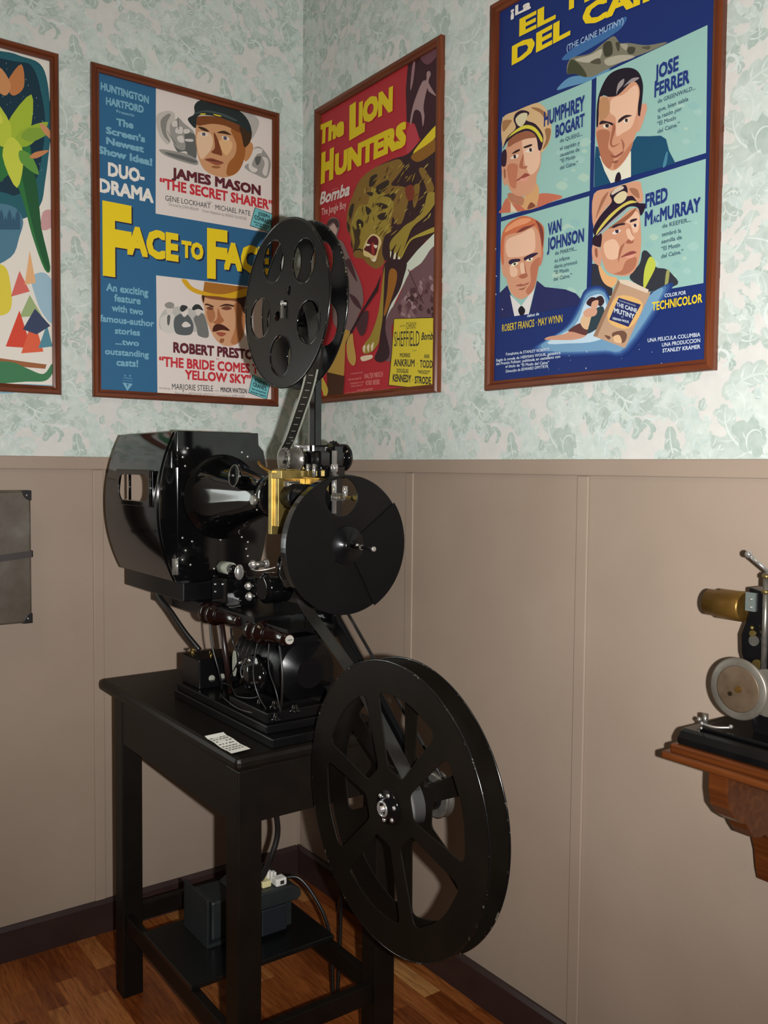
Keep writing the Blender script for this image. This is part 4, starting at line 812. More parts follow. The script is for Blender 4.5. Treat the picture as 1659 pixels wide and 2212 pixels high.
P.poly('H', (150, 92, 54), [(-60, 1920), (150, 1950), (268, 1965), (260, 1990), (80, 1975), (-60, 1960)], False)
P.poly('H', (58, 118, 78), [(-80, 1960), (60, 1950), (160, 1990), (250, 2020), (300, 1960), (304, 2010), (260, 2060), (150, 2065), (-80, 2070)])
for k in range(4): P.poly('H', (120, 168, 190), [(-60, 2080+k*16), (150, 2078+k*14), (304, 2085+k*12), (304, 2090+k*12), (120, 2086+k*14), (-60, 2088+k*16)], False)
obj('printed_sheet', P.mb, t, fix=False)
# ------------------------------------------------------------------ table
TX0, TX1, TY0, TY1, TZ = -0.878, -0.417, -1.185, -0.262, 0.94
T = thing('work_table', (-0.65, -0.72, 0), 'black-stained wooden table with square legs carrying the large projector', 'table')
m = MB(); m.box((TX0, TY0, TZ-.034), (TX1, TY1, TZ), TABLEM); obj('tabletop', m, T, bevel=.012)
m = MB(); m.box((-.867, -1.12, .777), (-.845, -.41, TZ-.034), TABLEM); obj('apron', m, T, bevel=.002)
m = MB(); m.box((-.447, -1.12, .777), (-.427, -.41, TZ-.034), TABLEM); obj('apron', m, T, bevel=.002)
m = MB(); m.box((-.83, -1.172, .777), (-.46, -1.15, TZ-.034), TABLEM); obj('apron', m, T, bevel=.002)
m = MB(); m.box((-.83, -.395, .777), (-.46, -.375, TZ-.034), TABLEM); obj('apron', m, T, bevel=.002)
for x0 in (-.869, -.478):
    for y0 in (-1.175, -.43):
        m = MB(); m.box((x0, y0, 0), (x0+.062, y0+.062, TZ-.034), TABLEM); obj('leg', m, T, bevel=.003)
for x0 in (-.862, -.452):
    m = MB(); m.box((x0, -1.115, .205), (x0+.024, -.428, .256), TABLEM); obj('stretcher', m, T, bevel=.002)
for y0 in (-1.16, -.41):
    m = MB(); m.box((-.81, y0, .215), (-.476, y0+.024, .266), TABLEM); obj('stretcher', m, T, bevel=.002)
m = MB(); m.box((-.864, -.905, .256), (-.427, -.575, .270), mat('black_shelf_board', (12, 14, 14), .3)); obj('shelf', m, T, bevel=.002)

# card with small print on the table
m = MB()
c4 = [(-.870, -1.000), (-.818, -.996), (-.822, -1.146), (-.874, -1.152)]
rows = 8; vs = []
for i in range(rows+1):
    f = i/rows; z = TZ+.0012+.004*math.exp(-((f-0)/.08)**2)+.0025*math.sin(f*5.0)**2
    vs += [(c4[0][0]+(c4[3][0]-c4[0][0])*f, c4[0][1]+(c4[3][1]-c4[0][1])*f, z), (c4[1][0]+(c4[2][0]-c4[1][0])*f, c4[1][1]+(c4[2][1]-c4[1][1])*f, z)]
m.add(vs, [(2*i, 2*i+1, 2*i+3, 2*i+2) for i in range(rows)], PAPER)
rg = random.Random(2)
for i in range(7):
    for k in range(5):
        if rg.random() < .18: continue
        f0 = .14+i*.115; g0 = .08+k*.17; g1 = g0+rg.uniform(.08, .14)
        def cp(f, g):
            z = TZ+.0012+.004*math.exp(-((f-0)/.08)**2)+.0025*math.sin(f*5.0)**2+.0006
            a = [c4[0][j]+(c4[3][j]-c4[0][j])*f for j in (0, 1)]; b = [c4[1][j]+(c4[2][j]-c4[1][j])*f for j in (0, 1)]
            return (a[0]+(b[0]-a[0])*g, a[1]+(b[1]-a[1])*g, z)
        m.add([cp(f0, g0), cp(f0, g1), cp(f0+.03, g1), cp(f0+.03, g0)], [(0, 1, 2, 3)], INK)
tag(obj('caption_card', m, fix=False), 'small curled white printed card lying on the black table edge', 'card')

# ------------------------------------------------------------------ the projector
PX = -0.685      # optical axis
AZ = 1.527
PR = thing('film_projector', (-.65, -.85, TZ), 'large old black cinema projector standing on the black table', 'film projector')
m = MB(); m.box((-.778, -1.17, TZ+.0006), (-.50, -.60, TZ+.024), ENAMEL_R); m.box((-.772, -1.13, TZ+.024), (-.51, -.605, TZ+.045), ENAMEL_R)
obj('base_plate', m, PR, bevel=.003)
m = MB(); m.box((-.765, -1.12, TZ+.045), (-.60, -.92, TZ+.072), ENAMEL_R); obj('base_block', m, PR, bevel=.003)
# lamphouse: barrel-sided sheet-metal housing, open at the rear, windows in both flanks
LH0, LH1 = -.70, -.275
zb, zt = 1.284, 1.692
def flank(z):
    t = (z-1.50)/.20
    return .047*max(0.0, 1-abs(t)**2.2) if z < 1.66 else .0 if z > 1.665 else .002
ZS = [zb+(zt-zb)*i/26 for i in range(27)]
def flank_near(z): return .048*max(0.0, 1-abs((z-1.488)/.2045)**2.1)
Lp = [(PX-.004-.124-flank_near(z), z) for z in ZS]; Rp = [(PX-.004+.124+flank(z)*.7, z) for z in ZS]
outl = Lp+Rp[::-1]
m = MB()
# side skins with rectangular windows
WY0, WY1, WZ0, WZ1 = -.628, -.398, 1.500, 1.574
for side in (Lp, Rp):
    ysp = [LH0, WY0, WY1, LH1]
    zs = sorted(set(ZS+[WZ0, WZ1]))
    def xa(z):
        for a, b_ in zip(side[:-1], side[1:]):
            if a[1] <= z <= b_[1]+1e-9: return a[0]+(b_[0]-a[0])*(z-a[1])/(b_[1]-a[1])
    vs = [(xa(z), y, z) for y in ysp for z in zs]; nz = len(zs); fs = []
    for i in range(len(ysp)-1):
        for j in range(nz-1):
            if ysp[i] == WY0 and zs[j] >= WZ0-1e-6 and zs[j+1] <= WZ1+1e-6: continue
            fs.append((i*nz+j, (i+1)*nz+j, (i+1)*nz+j+1, i*nz+j+1))
    m.add(vs, fs, ENAMEL, True)
m.box((Lp[-1][0], LH0, zt-.002), (Rp[-1][0], LH1, zt), ENAMEL); m.box((Lp[0][0], LH0, zb), (Rp[0][0], LH1, zb+.002), ENAMEL)
m.plate([outl], 1, LH0, .004, ENAMEL)
m.box((Lp[-1][0], LH1-.002, zt-.09), (Rp[-1][0], LH1, zt), ENAMEL); m.box((Lp[0][0], LH1-.002, zb), (Rp[0][0], LH1, zb+.05), ENAMEL)
LHO = obj('lamphouse', m, PR, fix=True)
# raised front door panel with hinges
m = MB(); m.box((PX-.128, LH0-.0065, zb+.004), (PX+.118, LH0-.002, zt+.003), ENAMEL); obj('front_panel', m, LHO, bevel=.0015)
m = MB(); m.prism([(a+(-.0035 if a < PX else .0035), z) for a, z in outl], 1, LH0+.012, LH0+.024, ENAMEL); 
obj('edge_band', m, LHO, bevel=.001)
for z0, z1 in ((1.595, 1.640), (1.305, 1.350)):
    m = MB(); m.cyl((PX-.129, LH0-.0075, z0), (PX-.129, LH0-.0075, z1), .0035, CHROME if z0 < 1.4 else ENAMEL, 12); m.box((PX-.142, LH0-.005, z0), (PX-.129, LH0-.003, z1), ENAMEL if z0 > 1.4 else STEEL); obj('hinge', m, LHO)
rv = [(-.098, 1.648), (-.112, 1.624), (-.105, 1.60), (.066, 1.640), (.084, 1.628), (.078, 1.602), (.07, 1.583), (-.113, 1.405), (-.085, 1.394), (-.104, 1.37), (-.113, 1.345), (-.09, 1.33), (.066, 1.40), (.085, 1.385), (.08, 1.366), (.085, 1.345), (0, 1.395), (-.02, 1.315)]
for a, z in rv:
    m = MB(); m.ball((PX+a, LH0-.0068, z), .0034, CHROME, 10, 6, (1, .55, 1)); obj('rivet', m, LHO)
def rrect(y0, y1, z0, z1, r, n=5):
    P_ = []
    for cx, cz, a in ((y1-r, z1-r, 0), (y0+r, z1-r, 90), (y0+r, z0+r, 180), (y1-r, z0+r, 270)):
        for k in range(n+1):
            q = math.radians(a+90*k/n); P_.append((cx+r*math.cos(q), cz+r*math.sin(q)))
    return P_
m = MB(); m.plate([rrect(WY0-.03, WY1+.02, WZ0-.014, WZ1+.016, .006), rrect(WY0, WY1, WZ0, WZ1, .030)], 0, PX-.004-.124-.0485, .004, ENAMEL, .001); obj('window_frame', m, LHO)
m = MB(); m.plate([rrect(WY0-.012, WY1+.012, WZ0-.012, WZ1+.012, .006), rrect(WY0, WY1, WZ0, WZ1, .022)], 0, PX-.004+.124+.034, .003, ENAMEL, .001); obj('window_frame', m, LHO)
for y in (-.022, -.012):
    m = MB(); m.cyl((PX-.179, WY0+y, WZ0-.012), (PX-.179, WY0+y, WZ1+.014), .0025, ENAMEL, 10); obj('shutter_slide', m, LHO)
m = MB(); m.cyl((PX-.165, WY1-.055, WZ0), (PX-.165, WY1-.055, WZ1), .004, ENAMEL, 10); obj('shutter_slide', m, LHO)
m = MB(); m.box((-.805, -.725, 1.232), (-.575, -.30, 1.283), ENAMEL_R); obj('lamphouse_base', m, PR, bevel=.003)
m = MB(); m.box((-.765, -1.05, 1.195), (-.60, -.42, 1.232), ENAMEL_R); obj('slide_rail', m, PR, bevel=.003)
# condenser cone
m = MB(); m.lathe((PX+.005, LH0-.006, AZ-.012), (0.02, -1, 0.035), [(0, .118), (.006, .118), (.010, .113), (.03, .103), (.10, .083), (.20, .057), (.262, .046), (.283, .046)], ENAMEL, 48)
CO = obj('condenser_cone', m, PR)
m = MB(); m.lathe((-.705, -.905, AZ+.045), (-1, .0, .12), [(0, .011), (.03, .011), (.031, .027), (.034, .029), (.038, .027)], ENAMEL, 28); m.ring((-.744, -.905, AZ+.05), (-1, 0, .12), .0275, .0013, STEEL, 36, 6); m.ball((-.746, -.905, AZ+.05), .004, STEEL, 10, 6); obj('damper_knob', m, CO)
m = MB(); m.lathe((PX+.008, -.985, AZ), (0, -1, 0), [(0, .046), (.001, .054), (.012, .057), (.04, .057), (.046, .054)], ENAMEL, 40); GH = obj('gate_housing', m, PR)
m = MB(); m.lathe((-.742, -1.04, AZ-.008), (-1, 0, 0), [(0, .004), (.012, .004), (.012, .0125), (.02, .0135), (.022, .011)], STEEL, 20); obj('clamp_screw', m, GH)
for dz in (-.034, .036):
    m = MB(); m.ball((PX-.046, -1.005, AZ+dz), .003, STEEL, 8, 6); obj('screw', m, GH)
# brass film gate
m = MB(); m.box((-.722, -1.062, 1.435), (-.635, -1.046, 1.592), BRASS); m.box((-.716, -1.085, 1.455), (-.700, -1.062, 1.588), BRASS); m.box((-.655, -1.085, 1.455), (-.640, -1.062, 1.588), BRASS)
m.box((-.722, -1.11, 1.572), (-.60, -1.062, 1.592), BRASS); m.box((-.700, -1.068, 1.50), (-.655, -1.062, 1.57), AGEDBRASS); m.box((-.640, -1.15, 1.52), (-.612, -1.062, 1.575), BRASS)
GT = obj('film_gate', m, PR, bevel=.001)
m = MB(); m.lathe((-.69, -1.09, 1.558), (1, 0, 0), [(0, .004), (.004, .006), (.02, .006), (.028, .004)], STEEL, 12); m.box((-.70, -1.088, 1.552), (-.66, -1.084, 1.566), STEEL); obj('pressure_spring', m, GT)
m = MB(); m.prism([(-.728, 1.59), (-.68, 1.60), (-.62, 1.63), (-.60, 1.60), (-.60, 1.592), (-.728, 1.586)], 1, -1.075, -1.05, BRASS); m.tube([(-.735, -1.02, 1.612), (-.735, -1.04, 1.60), (-.72, -1.06, 1.588), (-.68, -1.07, 1.590)], .004, AGEDBRASS); obj('film_guide', m, GT)
# upper feed sprocket
SY, SZ = -1.07, 1.62
m = MB(); m.lathe((-.649, SY, SZ), (-1, 0, 0), [(0, .020), (0, .0275), (.005, .0275), (.006, .0255), (.038, .0255), (.039, .0275), (.044, .0275), (.046, .026), (.046, .0235), (.030, .0225), (.030, .010), (.030, .0)], STEEL, 40, True, False)
for i in range(3):
    q = 2*math.pi*i/3+1.57; m.ball((-.683, SY+.0155*math.cos(q), SZ+.0155*math.sin(q)), .0045, ENAMEL, 8, 6)
m.ball((-.682, SY, SZ), .006, STEEL, 10, 6)
for i in range(16):
    q = 2*math.pi*i/16
    for x in (-.654, -.690): m.ball((x, SY+.0275*math.cos(q), SZ+.0275*math.sin(q)), .0022, STEEL, 6, 4)
obj('feed_sprocket', m, PR)
m = MB(); m.lathe((-.65, SY-.01, SZ-.002), (1, 0, 0), [(0, .016), (.05, .018), (.05, .030), (.056, .030)], ENAMEL, 28); obj('sprocket_shaft', m, PR)
m = MB(); m.cyl((-.664, SY+.004, SZ+.032), (-.625, SY-.004, SZ+.029), .004, CHROME, 10); m.box((-.632, SY-.012, SZ-.01), (-.626, SY+.008, SZ+.034), CHROME); obj('pad_roller', m, PR)
# head casting, gears and bearing rods
m = MB(); m.box((-.606, -1.16, 1.20), (-.578, -1.03, 1.655), ENAMEL); m.box((-.64, -1.15, 1.592), (-.606, -1.06, 1.64), ENAMEL); m.box((-.635, -1.17, 1.575), (-.578, -1.12, 1.605), ENAMEL)
HD = obj('head_casting', m, PR, bevel=.004)
m = MB(); m.lathe((-.578, SY-.035, SZ+.005), (1, 0, 0), [(0, .036), (.014, .038), (.016, .02), (.03, .02), (.03, .034), (.042, .034), (.046, .03)], ENAMEL, 24)
for i in range(20):
    q = 2*math.pi*i/20; m.ball((-.571, SY-.035+.038*math.cos(q), SZ+.005+.038*math.sin(q)), .0045, ENAMEL, 6, 4)
obj('gear', m, HD)
m = MB(); m.lathe((-.62, -1.185, 1.49), (0, 0, 1), [(0, .006), (.03, .006), (.03, .0085), (.04, .0085), (.04, .006), (.10, .006), (.10, .009), (.118, .009), (.118, .0065), (.15, .0065)], CHROME, 16); obj('bearing_rod', m, HD)
for x, y, z in ((-.642, -1.10, 1.60), (-.642, -1.13, 1.60)):
    m = MB(); m.cyl((x, y, z-.022), (x, y, z+.008), .005, CHROME, 10); obj('adjusting_screw', m, HD)
# arm carrying the upper reel
m = MB(); m.box((-.622, -1.099, 1.61), (-.602, -1.073, 2.005), ENAMEL)
ARM = obj('upper_reel_arm', m, PR, bevel=.002)
m = MB(); m.cyl((-.7082, -1.0867, 1.992), (-.60, -1.0867, 1.992), .0045, CHROME, 14); obj('reel_spindle', m, ARM)
m = MB(); m.ball((-.7085, -1.0867, 1.993), .007, CHROME, 10, 6, (.5, 1, 1)); m.box((-.711, -1.092, 1.957), (-.707, -1.084, 1.992), STEEL); obj('spindle_latch', m, ARM)
# lens
m = MB(); m.lathe((PX, -1.064, AZ), (0, -1, 0), [(0, .028), (.05, .028), (.05, .033), (.09, .033), (.09, .029), (.16, .029), (.165, .026)], ENAMEL_R, 32); obj('lens_barrel', m, PR)
m = MB()
hel = [(-.632+.008*math.cos(q*1.0), -1.20-.0011*q*1.0, AZ+.004+.008*math.sin(q)) for q in [k*.5 for k in range(80)]]
m.tube(hel, .0012, STEEL, 6, 1); m.cyl((-.632, -1.18, AZ+.004), (-.632, -1.30, AZ+.004), .0036, BRASS, 10); m.cyl((-.632, -1.25, AZ), (-.632, -1.25, AZ+.03), .006, CHROME, 12); m.cyl((-.632, -1.285, AZ+.004), (-.632, -1.308, AZ+.004), .0075, BRASS, 14)
obj('focus_screw', m, PR)
# front shutter: dished disc with an opening in front of the lens, two blades, hub
SC = (-.675, 1.426); SHY = -1.322
hole = circle(-.690, 1.535, .0435, 40)
m = MB(); m.plate([circle(SC[0], SC[1], .1565, 96), hole], 1, SHY, .004, ENAMEL_R, .001)
SH = obj('shutter_disc', m, PR)
m = MB(); m.plate([circle(SC[0]+.004, SC[1], .158, 96), circle(SC[0]+.004, SC[1], .150, 96)], 1, SHY+.016, .024, ENAMEL, .002); obj('disc_rim', m, SH)
def sector(a0, a1, r0, r1, n=30):
    A = [math.radians(a0+(a1-a0)*k/n) for k in range(n+1)]
    return [(SC[0]+r1*math.cos(a), SC[1]+r1*math.sin(a)) for a in A]+[(SC[0]+r0*math.cos(a), SC[1]+r0*math.sin(a)) for a in A[::-1]]
MATB = noisy('matte_black_blade', (7, 7, 7), (10, 10, 10), 14, .45, 0, .15)
for a0, a1 in ((-62, 36), (128, 222)):
    m = MB(); m.plate([sector(a0, a1, .035, .1595)], 1, SHY-.0045, .002, MATB); obj('shutter_blade', m, SH)
m = MB(); m.lathe((SC[0], SHY-.002, SC[1]), (0, -1, 0), [(0, .044), (.0025, .044), (.0035, .0425), (.0038, .014), (.010, .012), (.012, .007)], ENAMEL_R, 40); obj('hub', m, SH)
m = MB(); m.cyl((SC[0], SHY-.02, SC[1]), (SC[0], SHY-.105, SC[1]), .004, ENAMEL_R, 12); m.lathe((SC[0], SHY-.10, SC[1]), (0, -1, 0), [(0, .0045), (.001, .0055), (.006, .0055), (.007, .004)], CHROME, 14)
m.ball((SC[0], SHY-.042, SC[1]+.003), .0045, CHROME, 8, 6); m.cyl((SC[0], SHY-.055, SC[1]), (SC[0], SHY-.06, SC[1]), .006, STEEL, 12); obj('shutter_shaft', m, SH)
m = MB(); m.cyl((SC[0], SHY+.004, SC[1]), (SC[0], -1.15, SC[1]), .012, ENAMEL, 16); m.box((-.69, -1.17, 1.395), (-.59, -1.14, 1.45), ENAMEL); obj('shutter_bearing', m, PR, bevel=.002)
# lower mechanism: drum body, rollers, lamp-house controls
m = MB(); m.lathe((-.60, -1.06, 1.345), (-1, 0, 0), [(0, .062), (.03, .062), (.036, .056), (.07, .054), (.08, .045), (.082, .02)], ENAMEL, 36); m.box((-.66, -1.12, 1.21), (-.60, -.96, 1.32), ENAMEL); m.lathe((-.64, -.97, 1.29), (-1, 0, 0), [(0, .04), (.05, .04), (.06, .03)], ENAMEL, 28)
MEC = obj('drive_case', m, PR, bevel=.002)
def roller(x0, x1, y, z, r, body=ENAMEL):
    m = MB(); m.lathe((x1, y, z), (-1, 0, 0), [(0, r), (.004, r*1.15), (.006, r*.9), (.009, r*1.1), (.012, r*.8)], CHROME, 18)
    L = x1-x0
    m.lathe((x1-.012, y, z), (-1, 0, 0), [(0, r*.72), (L-.026, r*.72)], body, 16)
    m.lathe((x0+.014, y, z), (-1, 0, 0), [(0, r*.8), (.002, r*1.1), (.007, r*1.15), (.008, r*.95), (.011, r*.95), (.013, r*.6), (.016, r*.3)], CHROME, 18)
    return obj('film_roller', m, PR)
roller(-.705, -.652, -.893, 1.287, .0095); roller(-.705, -.652, -.898, 1.260, .0105); roller(-.705, -.652, -.917, 1.346, .011, STEEL)
m = MB(); m.tube([(-.70, -.915, 1.335), (-.69, -.93, 1.331), (-.665, -.945, 1.335), (-.65, -.955, 1.34)], .002, CHROME); obj('guide_wire', m, PR)
m = MB(); m.box((-.745, -.865, 1.232), (-.66, -.775, 1.305), ENAMEL); m.box((-.735, -.855, 1.305), (-.68, -.785, 1.322), ENAMEL); CT = obj('feed_control_box', m, PR, bevel=.003)
m = MB(); m.lathe((-.725, -.795, 1.330), (0, -1, 0), [(0, .0165), (.004, .0175), (.006, .0175)], ENAMEL, 24); m.lathe((-.725, -.801, 1.330), (0, -1, 0), [(0, .017), (.052, .017)], IVORY, 24); m.lathe((-.725, -.853, 1.330), (0, -1, 0), [(0, .014), (.02, .012), (.03, .010)], ENAMEL, 20)
obj('paper_labelled_cylinder', m, CT)
m = MB(); m.ball((-.725, -.898, 1.326), .0165, CHROME, 18, 10, (.8, .5, 1.25)); obj('lens_shaped_knob', m, CT)
for y, z in ((-.80, 1.285), (-.845, 1.29), (-.80, 1.265)):
    m = MB(); m.ball((-.746, y, z), .003, CHROME, 8, 6); obj('screw', m, CT)
# bakelite plugs on the operator side
def plug(y0, y1, z, x, screw):
    L = y0-y1
    m = MB(); m.lathe((x, y0, z), (0, -1, .02), [(0, .022), (.001, .028), (.008, .0295), (.016, .028), (.026, .0275), (.029, .020), (.036, .019), (.040, .0275), (.048, .0295), (.058, .0295), (.064, .027), (.068, .019), (.085, .017), (.087, .021), (.093, .021), (.095, .016), (L*.9, .0155), (L, .014)], BAKELITE, 36)
    o = obj('bakelite_connector', m, PR)
    m = MB(); m.ring((x, y0+.001, z), (0, 1, 0), .0245, .0026, BAKELITE, 36, 6); obj('rim', m, o)
    if screw:
        m = MB(); m.lathe((x, y1+.001, z+.004), (0, -1, 0), [(0, .011), (.004, .0105)], mat('grey_insulator', (150, 146, 138), .4), 20); m.box((x-.006, y1-.004, z+.003), (x+.006, y1-.0032, z+.0045), INK); obj('terminal_screw', m, o)
    return o
plug(-.775, -.985, 1.208, -.758, False); plug(-1.015, -1.195, 1.196, -.748, True)
m = MB(); m.box((-.75, -1.19, 1.213), (-.62, -.97, 1.222), ENAMEL_R); m.cyl((-.752, -1.005, 1.225), (-.752, -1.005, 1.212), .006, CHROME, 12); m.box((-.742, -1.18, 1.185), (-.66, -.78, 1.20), ENAMEL_R); obj('connector_bracket', m, PR, bevel=.001)
# motor and pedestal
m = MB(); m.lathe((-.625, -.80, 1.085), (0, -1, 0), [(0, .05), (.012, .075), (.03, .082), (.27, .082), (.275, .079), (.276, .04), (.29, .038)], ENAMEL_R, 40); m.box((-.70, -1.08, .985), (-.55, -.82, 1.02), ENAMEL); MO = obj('motor', m, PR)
m = MB()
for i in range(9): m.ring((-.625, -.845-.026*i, 1.085), (0, 1, 0), .0822, .0008, ENAMEL_R, 36, 6)
obj('cooling_ribs', m, MO)
m = MB(); m.lathe((-.715, -.985, 1.075), (-1, 0, 0), [(0, .05), (.012, .05), (.016, .044), (.016, .03), (.034, .028), (.036, .01)], ENAMEL, 36)
for i in range(6):
    q = i*math.pi/3; m.ball((-.73, -.985+.038*math.cos(q), 1.075+.038*math.sin(q)), .005, CHROME, 8, 6)
m.tube([(-.735, -.96, 1.115), (-.75, -.955, 1.08), (-.742, -.97, 1.04)], .002, RUBBER); obj('governor', m, MO)
m = MB(); m.plate([[(y*.010-.905, z*.034+1.09) for y, z in circle(0, 0, 1, 24)]], 0, -.742, .003, IVORY); m.cyl((-.741, -.905, 1.09), (-.70, -.905, 1.09), .005, STEEL, 8); obj('oval_plate', m, MO)
m = MB(); m.prism([(-1.12, .985), (-.62, .985), (-.70, 1.02), (-.72, 1.10), (-.80, 1.20), (-.98, 1.20), (-1.03, 1.10)], 0, -.575, -.535, ENAMEL_R); m.box((-.66, -1.10, 1.17), (-.54, -.50, 1.20), ENAMEL_R); obj('pedestal', m, PR, bevel=.003)
m = MB(); m.cyl((-.70, -.80, .985), (-.72, -.775, 1.20), .0085, mat('dark_maroon_rod', (30, 15, 12), .35), 14); obj('support_rod', m, PR)
# control box on the base
m = MB(); m.box((-.757, -.722, .985), (-.632, -.606, 1.066), ENAMEL_R); BX = obj('switch_box', m, PR, bevel=.003)
for x, y in ((-.733, -.625), (-.700, -.685)):
    m = MB(); m.cyl((x, y, 1.064), (x, y, 1.074), .0035, BRASS, 10); m.box((x-.008, y-.002, 1.073), (x+.008, y+.002, 1.079), mat('bright_brass', (235, 214, 150), .2, 1)); m.box((x-.005, y-.002, 1.065), (x+.005, y+.002, 1.068), MATS['bright_brass']); obj('wing_nut', m, BX)
for x in (-.720, -.688):
    m = MB(); m.lathe((x, -.722, 1.012), (0, -1, 0), [(0, .0095), (.004, .009), (.0042, .006)], IVORY, 20); m.box((x-.008, -.7275, 1.004), (x+.008, -.7262, 1.008), INK); obj('terminal', m, BX)
# loose wiring
def cable(name, pts, r, mtl=RUBBER, par=PR): 
    m = MB(); m.tube(pts, r, mtl); return obj(name, m, par)
cable('lamp_cable', [(-.79, -.50, 1.24), (-.785, -.52, 1.215), (-.77, -.56, 1.18), (-.745, -.60, 1.125), (-.715, -.635, 1.075)], .0075)
cable('wire', [(-.758, -.79, 1.19), (-.755, -.80, 1.12), (-.742, -.815, 1.05), (-.725, -.80, 1.0), (-.70, -.74, .99)], .003)
cable('wire', [(-.758, -.915, 1.19), (-.75, -.91, 1.15), (-.742, -.93, 1.11), (-.74, -.89, 1.06), (-.71, -.80, 1.0)], .0028)
cable('wire', [(-.75, -1.05, 1.18), (-.762, -1.045, 1.10), (-.755, -1.06, 1.04), (-.74, -1.10, .995)], .0020)
cable('wire', [(-.748, -1.15, 1.18), (-.752, -1.17, 1.12), (-.75, -1.165, 1.05), (-.73, -1.12, .99)], .0028)
cable('wire', [(-.748, -1.10, 1.18), (-.76, -1.12, 1.12), (-.757, -1.15, 1.07), (-.75, -1.16, 1.02)], .0016)
cable('wire', [(-.74, -.82, .992), (-.765, -.90, .998), (-.768, -.98, .992), (-.762, -1.05, .996), (-.745, -1.10, 1.0)], .0024)
cable('wire', [(-.70, -.74, 1.0), (-.73, -.86, 1.02), (-.755, -.95, 1.015), (-.74, -1.03, 1.03), (-.73, -.98, 1.06)], .002)
cable('wire', [(-.74, -.775, 1.235), (-.735, -.82, 1.238), (-.725, -.865, 1.245), (-.715, -.89, 1.25)], .0012, STEEL)
cable('wire', [(-.735, -.85, 1.236), (-.738, -.875, 1.232), (-.722, -.90, 1.238)], .0012, STEEL)
for x, y, z, s_ in ((-.745, -1.13, 1.004, .012), (-.72, -1.08, 1.02, .014), (-.735, -1.03, 1.015, .012), (-.70, -1.14, 1.02, .013)):
    m = MB(); m.lathe((x, y, z-.01), (0, 0, 1), [(0, s_), (.004, s_*1.1), (.006, s_*.7), (.016, s_*.5), (.02, s_*.2)], ENAMEL, 16); obj('terminal_knob', m, PR)

# ------------------------------------------------------------------ reels
def turned(P, c, deg):
    q = math.radians(deg); return [(c[0]+(a-c[0])*math.cos(q)-(b-c[1])*math.sin(q), c[1]+(a-c[0])*math.sin(q)+(b-c[1])*math.cos(q)) for a, b in P]
def reel(name, c, x0, x1, r, holes, rim, coat, label, group, turn=0, bore=.009):
    t = thing(name, ((x0+x1)/2, c[0], c[1]-r), label, 'film reel', group)
    for x, dg in ((x0, 0), (x1, turn)):
        hs = [turned(h, c, dg) for h in holes]
        m = MB(); m.plate([circle(c[0], c[1], r, 120)]+hs+[circle(c[0], c[1], bore, 24)], 0, x, .003, coat, .001)
        f = obj('flange', m, t)
        m = MB(); m.ring((x, c[0], c[1]), (1, 0, 0), r, rim, RIMM, 160, 8); obj('rolled_rim', m, f)
        if rim > .0025:
            m = MB()
            for h in hs[:5]:
                hc = (sum(p[0] for p in h)/len(h), sum(p[1] for p in h)/len(h)); hr = math.hypot(h[0][0]-hc[0], h[0][1]-hc[1])
                m.ring((x, hc[0], hc[1]), (1, 0, 0), hr, .0024, ENAMEL, 40, 6)
            obj('hole_lips', m, f)
    return t
UC = (-1.0867, 1.992)
hl = []
for k in range(5):
    a = math.radians(63.4+72*k); hl.append(circle(UC[0]+.1235*math.cos(a), UC[1]+.1235*math.sin(a), .0515, 44))
a = math.radians(127); hc = (UC[0]+.036*math.cos(a), UC[1]+.036*math.sin(a))
hl.append([(hc[0]+.0075*math.cos(q)*1.0, hc[1]+.0115*math.sin(q)) for q in [2*math.pi*k/8 for k in range(8)]])
a = math.radians(-35); hc = (UC[0]+.043*math.cos(a), UC[1]+.043*math.sin(a)); hl.append(circle(hc[0], hc[1], .012, 20))
R1 = reel('film_reel', UC, -.70, -.652, .199, hl, .0032, ENAMEL_R, 'upper glossy black film reel with five round holes, held above the projector', 'projector film reels')
m = MB(); m.lathe((-.6985, UC[0], UC[1]), (1, 0, 0), [(0, .009), (0, .05), (.045, .05), (.045, .009), (0, .009)], ENAMEL, 40, True, False); obj('core', m, R1)
TC = (-1.5255, .899)
hl = []
for k in range(6):
    a0 = 74+60*k; P_ = []
    # opening between two spokes, rounded corners
    ri, ro = .080, .238; hw_i, hw_o = .017, .024
    pts = []
    for (rr, ang, off) in ((ri, a0, hw_i), (ro, a0, hw_o), (ro+.004, a0+30, 0), (ro, a0+60, -hw_o), (ri, a0+60, -hw_i)):
        q = math.radians(ang); pts.append((rr*math.cos(q)-off*math.sin(q), rr*math.sin(q)+off*math.cos(q)))
    n_ = len(pts)
    for i in range(n_):     # rounded polygon
        p0, p1, p2 = (Vector(pts[i-1]), Vector(pts[i]), Vector(pts[(i+1) % n_]))
        rad = .016 if i in (1, 3) else (.008 if i in (0, 4) else .05)
        d0 = (p0-p1); d1 = (p2-p1); l = min(rad*1.4, d0.length*.48, d1.length*.48)
        A = p1+d0.normalized()*l; B = p1+d1.normalized()*l
        for k2 in range(7):
            t_ = k2/6; v = A*(1-t_)**2+p1*2*t_*(1-t_)+B*t_*t_; P_.append((TC[0]+v.x, TC[1]+v.y))
    hl.append(P_)
R2 = reel('take_up_reel', TC, -.70, -.650, .3025, hl, .0022, REELM, 'big matte black six-spoked take-up reel in front of the table', 'projector film reels', 18, .010)
m = MB(); m.lathe((-.698, TC[0], TC[1]), (1, 0, 0), [(0, .02), (0, .062), (.018, .062), (.018, .060), (.046, .060), (.046, .02)], mat('polished_core', (150, 148, 146), .3, .35), 48, True, False); obj('core', m, R2)
m = MB(); m.lathe((-.7015, TC[0], TC[1]), (-1, 0, 0), [(0, .036), (.006, .034), (.008, .022), (.016, .02), (.016, .0085), (0, .0085)], ENAMEL, 32, True, False)
